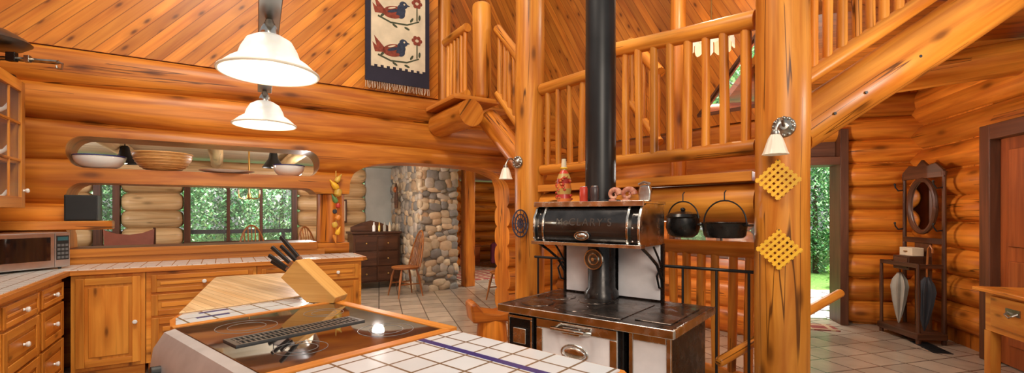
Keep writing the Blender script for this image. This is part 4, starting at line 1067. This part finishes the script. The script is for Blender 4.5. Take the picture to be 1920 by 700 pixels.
m = MB(); m.bx(-1.0, 1.0, -.7, .7, .001, .014); tag(m.build('area_rug', RUGM, loc=WF(6.15, 3.6), rz=WA), 'red patterned rug on the far living room floor', 'rug')
q = WF(7.35, 4.6); am = thing('armchair', 'wine coloured armchair in the far living room', 'armchair', q, WA-.6)
MB().bx(-.35, .35, -.35, .35, .1, .45).build('seat', WINE, am, bevel=.05); MB().bx(-.4, .4, .25, .45, .1, .95).build('backrest', WINE, am, bevel=.07)
for s in (-1, 1):
    MB().bx(s*.42-.08, s*.42+.08, -.35, .35, .1, .62).build('armrest', WINE, am, bevel=.05)
    for y in (-.3, .38): MB().cyl((s*.36, y, 0), (s*.36, y, .1), .03, seg=8).build('leg', DARK, am)
q = WF(6.36, 5.55); hp = thing('low_chest', 'low wooden chest against the far log wall', 'chest', q, WA)
MB().bx(-.1, .5, -.2, .25, .0, .5).build('body', DOORR, hp, bevel=.01); MB().bx(-.12, .52, -.22, .26, .5, .54).build('lid', DOORR, hp, bevel=.006); MB().bx(.18, .22, -.215, -.2, .4, .47).build('latch', BRASS, hp)
# carved log stool
q = P(925, 640, 0); ls = thing('log_stool', 'chunky carved log stool on the floor left of the stove', 'stool', (q.x-.02, q.y+.05, 0), .3)
MB().cyl((0, 0, 0), (0, 0, .24), .17, .15, seg=24, rings=3, wob=.03).build('stump', LOG, ls)
MB().prism([(-.24, .22), (.22, .22), (.27, .30), (.24, .36), (.05, .31), (-.12, .34), (-.2, .44), (-.27, .42)], -.16, .16, 'xz').build('carved_seat', LOGR, ls, bevel=.03)

# upstairs lamp: twelve glass gores
q = LF(1.50, .75, 2.84); hl = thing('hanging_lamp', 'scalloped amber glass lamp hanging behind the landing rail', 'pendant light', q, 0)
m = MB(); ng = 12
prs = [(.03, .135), (.09, .12), (.14, .08), (.17, .02), (.172, -.03)]
for g_ in range(ng):
    R = []
    for r_, z in prs:
        row = []
        for k in range(5):
            a = 2*PI*(g_+.05+.90*k/4)/ng; bul = 1+.08*math.sin(PI*k/4)
            row.append(m.bm.verts.new((r_*bul*math.cos(a), r_*bul*math.sin(a), z-(.035*math.sin(PI*k/4) if z < 0 else 0))))
        R.append(row)
    for A_, B_ in zip(R, R[1:]):
        for k in range(4): m.face([A_[k], A_[k+1], B_[k+1], B_[k]])
m.build('shade', AMBG, hl); MB().cyl((0, 0, .13), (0, 0, 1.8), .006, seg=6).build('chain', BRASS, hl); MB().lathe([(0, .16), (.035, .155), (.035, .135), (0, .135)], seg=12).build('cap', BRASS, hl)
c = Q(1716, 178, 4.9); cf = thing('ceiling_spot', 'small black ceiling light above the hall stand', 'ceiling light', (c.x, c.y, 2.78), 0)
MB().cyl((0, 0, .04), (0, 0, .139), .06, seg=18).build('canopy', BLACK, cf); MB().lathe([(0, .04), (.05, .04), (.07, -.02), (.06, -.02), (.04, .03), (0, .03)], seg=18).build('shade', BLACK, cf)

# ------------------------------------------------------------------ HALL
HR = math.radians(-96); HO = Vector((4.56, 5.12, 0))
ht = thing('hall_stand', 'dark wood hall stand with oval mirror and umbrella tray', 'hall stand', HO, HR)
def hs(x, y, z): v = rot2(x, y, HR); return Vector((HO.x+v[0], HO.y+v[1], z))
HW = .28
MB().bx(-HW-.03, HW+.03, -.30, .0, .05, .12).build('base_tray', DARK, ht, bevel=.008)
for x in (-HW, HW):
    MB().tube([(x, -.02, 0), (x, -.02, 1.0), (x, -.02, 1.75), (x, -.02, 1.82)], [.022, .02, .018, .026], 10).build('back_post', DARK, ht)
    MB().tube([(x, -.27, 0), (x, -.27, .3), (x, -.27, .5), (x, -.27, .84)], [.022, .016, .022, .016], 10).build('front_post', DARK, ht)
    MB().bx(x-.012, x+.012, -.27, -.02, .80, .84).build('side_rail', DARK, ht)
MB().bx(-HW, HW, -.285, -.26, .80, .845).build('umbrella_rail', DARK, ht, bevel=.004)
m = MB(); m.bx(-.12, .12, -.25, -.02, .76, .91); bxo = m.build('glove_box', DARK, ht, bevel=.006)
MB().bx(-.10, .10, -.257, -.248, .78, .89).build('drawer', DARK, bxo, bevel=.004)
MB().bx(-HW, HW, -.04, -.015, 1.05, 1.11).build('cross_rail', DARK, ht, bevel=.004)
m = MB(); m.tube([(.19*math.cos(2*PI*i/36), -.035, 1.46+.29*math.sin(2*PI*i/36)) for i in range(36)], .026, 8, True); m.build('mirror_frame', DARK, ht)
m = MB(); m.prism([(.185*math.cos(2*PI*i/36), 1.46+.285*math.sin(2*PI*i/36)) for i in range(36)], -.03, -.02, 'xz'); m.build('mirror', MIRR, ht)
m = MB(); m.prism([(-.30, 1.76), (.30, 1.76), (.29, 1.84), (.19, 1.92), (.08, 1.90), (0, 1.97), (-.08, 1.90), (-.19, 1.92), (-.29, 1.84)], -.04, -.01, 'xz'); m.build('crest', DARK, ht, bevel=.006)
MB().bx(-.11, .11, -.03, -.01, .12, 1.1).build('back_panel', DARK, ht)
for x in (-HW, HW):
    for z in (1.2, 1.65):
        m = MB(); m.tube([(x, -.03, z), (x, -.09, z-.01), (x+.0, -.12, z+.03), (x, -.125, z+.06)], .008, 6); m.ball((x, -.125, z+.065), .014, sub=1); m.build('hook', BLACK, ht)
def umbrella(x, label, mat, h=.82, lean=.04):
    t = thing('umbrella', label, 'umbrella', hs(x, -.14, .122), HR, 'umbrellas in the hall stand')
    seg = 32; m = MB(); R = []
    for r_, z, fo in ((.006, .0, 0), (.028, .10, .2), (.05, .26, .3), (.066, .42, .3), (.058, .50, .2), (.022, .58, .0)):
        R.append([m.bm.verts.new((r_*(1+fo*math.cos(8*2*PI*j/seg))*math.cos(2*PI*j/seg)+lean*z, r_*(1+fo*math.cos(8*2*PI*j/seg))*math.sin(2*PI*j/seg), z)) for j in range(seg)])
    for A_, B_ in zip(R, R[1:]):
        for j in range(seg): m.face([A_[j], A_[(j+1) % seg], B_[(j+1) % seg], B_[j]])
    m.build('canopy', mat, t)
    MB().tube([(lean*.5, 0, .5), (lean*h*.9, 0, h-.08), (lean*h, 0, h), (lean*h+.03, 0, h+.035), (lean*h+.06, 0, h), (lean*h+.06, 0, h-.04)], .010, 8).build('handle', CHAIRW, t)
umbrella(-.195, 'pale grey furled umbrella in the hall stand', GCLOTH, .8, .03)
umbrella(.18, 'dark furled umbrella in the hall stand', NAVC, .88, .06)
c = hs(.0, -.14, .911); wbx = thing('card_box', 'small white box with brass handle on the hall stand shelf', 'box', c, HR)
MB().bx(-.095, .095, -.06, .06, 0, .09).build('body', CREAM, wbx, bevel=.004); MB().tube([(-.03, -.062, .05), (0, -.08, .05), (.03, -.062, .05)], .005, 6).build('handle', BRASS, wbx)
# side table lower right
q = P(1825, 537, .78); sa = thing('side_table', 'orange wood side table with drawer at the lower right', 'table', (q.x, q.y, 0), RA)
MB().bx(-.02, 1.3, -.0, .46, .75, .78).build('table_top', CAB, sa, bevel=.008)
MB().bx(.05, 1.22, .05, .42, .44, .75).build('apron', CAB, sa, bevel=.004)
d_ = MB().bx(.14, .62, .03, .05, .49, .73).build('drawer', CAB, sa, bevel=.006)
m = MB(); m.tube([(.33, .03, .64), (.34, .0, .62), (.38, .0, .60), (.42, .0, .62), (.43, .03, .64)], .006, 6); m.bx(.31, .45, .024, .03, .615, .665); m.build('pull', PEWT, d_)
d_ = MB().bx(.66, 1.14, .03, .05, .49, .73).build('drawer', CAB, sa, bevel=.006)
for x in (.08, 1.19):
    for y in (.08, .39): MB().bx(x-.035, x+.035, y-.035, y+.035, 0, .44).build('leg', CAB, sa, bevel=.004)
q = P(1775, 655, 0); m = MB(); m.bx(-.22, .22, -.08, .08, .001, .006)
for i in range(14): m.bx(-.2+.03*i, -.19+.03*i, -.07, .07, .006, .010)
tag(m.build('floor_grille', BLACK, loc=(q.x-.12, q.y+.05, 0), rz=RA), 'black metal floor grille in the hall tiles', 'floor vent')
v = rot2(-1.22, -.28, EA); m = MB(); m.bx(-.3, .3, -.16, .16, .001, .012)
tag(m.build('door_mat', RUGM, loc=(KC.x+v[0], KC.y+v[1], 0), rz=EA), 'red woven mat inside the entry doorway', 'mat')

# ------------------------------------------------------------------ OUTDOORS
def leafmesh(rx, ry, rz_, n, sz, seed):
    random.seed(seed); m = MB()
    for i in range(n):
        a = random.random()*2*PI; b = math.acos(random.uniform(-1, 1)); rr = random.uniform(.5, 1.0)
        rr *= 1+.25*math.sin(5*a+3*b)*math.sin(4*b)
        c = Vector((rx*rr*math.sin(b)*math.cos(a), ry*rr*math.sin(b)*math.sin(a), rz_+rz_*rr*math.cos(b)))
        M = Matrix.Rotation(random.random()*6.28, 3, 'Z') @ Matrix.Rotation(random.uniform(-.9, .9), 3, 'X'); s = sz*random.uniform(.5, 1.3)
        vs_ = [m.bm.verts.new(c+M @ Vector(p)) for p in ((-s*.22, 0, 0), (0, -s*.5, 0), (s*.22, 0, 0), (0, s*.6, .0))]
        m.face(vs_)
    return m
protos = {}
def shrub(name, cat, label, p, kind, sc=1):
    if kind not in protos:
        t = thing(name, label, cat, p, 0)
        prm = {'tree': (LEAFD, 1.1, 1.1, 2.2, 13000, .125), 'bush': (LEAF, .5, .5, .5, 4200, .085)}[kind]
        leafmesh(*prm[1:], seed=5).build('foliage', prm[0], t)
        MB().tube([(0, 0, 0), (.03, 0, prm[3]*.9), (0, .04, prm[3]*1.6)], [.1, .07, .02], 8).build('trunk', BARK, t)
        protos[kind] = t
    else: t = dup(protos[kind], label, p, random.random()*6)
    t.location = p; t.scale = (sc, sc, sc)
    return t
zg = -.12
for t_, d_, k, lb in ((-2.6, 8.6, 1.0, 'leafy tree outside the narrow dining window'), (-.2, 10.2, 1.0, 'leafy tree outside at the left of the wide window'), (2.5, 9.6, .85, 'leafy tree outside at the middle of the wide window'), (5.0, 10.0, 1.0, 'leafy tree outside at the right of the wide window'), (1.2, 13.2, 1.3, 'taller leafy tree farther behind the wide dining window'), (-2.4, 12.6, 1.2, 'taller leafy tree farther behind the narrow dining window')):
    q = WF(t_, d_, zg); shrub('leafy_tree', 'tree', lb, q, 'tree', k)
for x, y, k, lb in ((7.6, 11.6, .75, 'leafy tree straight beyond the entry doorway'), (9.9, 13.2, 1.0, 'leafy tree behind and right of the doorway'), (7.3, 14.2, .95, 'leafy tree behind and left of the doorway'), (4.6, 10.2, 1.5, 'tall leafy tree outside the stairwell windows')):
    shrub('leafy_tree', 'tree', lb, Vector((x, y, zg)), 'tree', k)
for x, y, k, lb in ((6.55, 9.1, .6, 'green shrub beside the stone path outside the doorway'), (5.7, 9.55, .5, 'green shrub left of the path outside the doorway'), (7.5, 10.3, .7, 'green shrub farther along the path outside')):
    shrub('shrub', 'shrub', lb, Vector((x, y, zg)), 'bush', k)
random.seed(3); m = MB()
for i in range(44):
    y = 6.3+random.uniform(0, 2.3); x = .67*y+random.uniform(-.8, .3); r_ = random.uniform(.15, .26)
    m.prism([(x+r_*random.uniform(.8, 1.1)*math.cos(2*PI*j/7), y+r_*random.uniform(.8, 1.1)*math.sin(2*PI*j/7)) for j in range(7)], -.12, -.06+.001*i)
tag(m.build('flagstone_path', FLAG), 'grey flagstone path outside the entry doorway', 'path')
dk = thing('deck_railing', 'dark metal deck railing outside the dining window', 'railing', WF(0, 5.4), WA)
MB().bx(-3, 4.5, -.04, .04, .97, 1.05).build('top_rail', BLACK, dk); MB().bx(-3, 4.5, -.02, .02, .78, .82).build('mid_rail', BLACK, dk)
for i in range(8): MB().bx(-2.9+i, -2.84+i, -.03, .03, -.12, .97).build('post', BLACK, dk)

# ------------------------------------------------------------------ LIGHT, WORLD, CAMERA
w = bpy.data.worlds.new('World'); S.world = w; w.use_nodes = True
bg = w.node_tree.nodes['Background']; bg.inputs[0].default_value = (.97, .97, .97, 1); bg.inputs[1].default_value = .54
def area(loc, target, size, energy, color=(1, .88, .72)):
    L = bpy.data.lights.new('fill_area', 'AREA'); L.energy = energy; L.size = size; L.color = color  # added fill light without a fixture, kept out of view
    o = bpy.data.objects.new('fill_area', L); COL.objects.link(o); o.location = loc
    o.rotation_euler = (Vector(target)-Vector(loc)).to_track_quat('-Z', 'Y').to_euler(); return o
def point(loc, e, color=(1, .86, .66), s=.08):
    L = bpy.data.lights.new('fill_point', 'POINT'); L.energy = e; L.color = color; L.shadow_soft_size = s  # added point fill, no lamp fitting stands at these spots
    o = bpy.data.objects.new('fill_point', L); COL.objects.link(o); o.location = loc
area((-1.4, 2.0, 5.2), (-1.6, 4.0, 0), 1.4, 155)  # added fill high above the kitchen
area((.8, -1.8, 3.0), (.6, 5.0, 1.4), 1.6, 120)  # added fill from behind the camera
point(WF(-1.3, 2.0, 1.75), 55, (1, .98, .95)); point(WF(2.12, 1.6, 1.74), 60, (1, .97, .93)); point(WF(2.9, 1.0, 2.15), 44, (1, .94, .86)); point(WF(7.3, 2.4, 2.0), 60)  # added fills brightening the dining and living rooms
point((3.1, 5.0, 1.9), 48, (1, .94, .86), .08); point((2.75, 2.2, 2.2), 30, (1, .9, .76), .1); point(LF(1.2, 1.1, 3.9), 48)  # added fills for entry, right-hand stairs and landing
point(LF(.55, 1.35, 1.0), 30, (1, .9, .75), .1)  # added fill lifting the space under the landing
area(WF(1.0, 6.3, 6.5), WF(1.2, 10.5, 1), 5, 2600, (1, 1, .95))  # added light outdoors, brightens trees behind the dining windows
area((5.0, 7.2, 6.0), (6.6, 10.5, .5), 4, 1900, (1, 1, .95))  # added light outdoors, brightens greenery beyond the entry door
cam = bpy.data.cameras.new('Camera'); cam.sensor_width = 36; cam.sensor_fit = 'HORIZONTAL'; cam.lens = 36*F/1920; cam.shift_y = 50/1920; cam.clip_start = .02
co = bpy.data.objects.new('Camera', cam); COL.objects.link(co); co.location = (0, 0, H); co.rotation_euler = (PI/2, 0, 0)
S.camera = co
S.view_settings.view_transform = 'Standard'
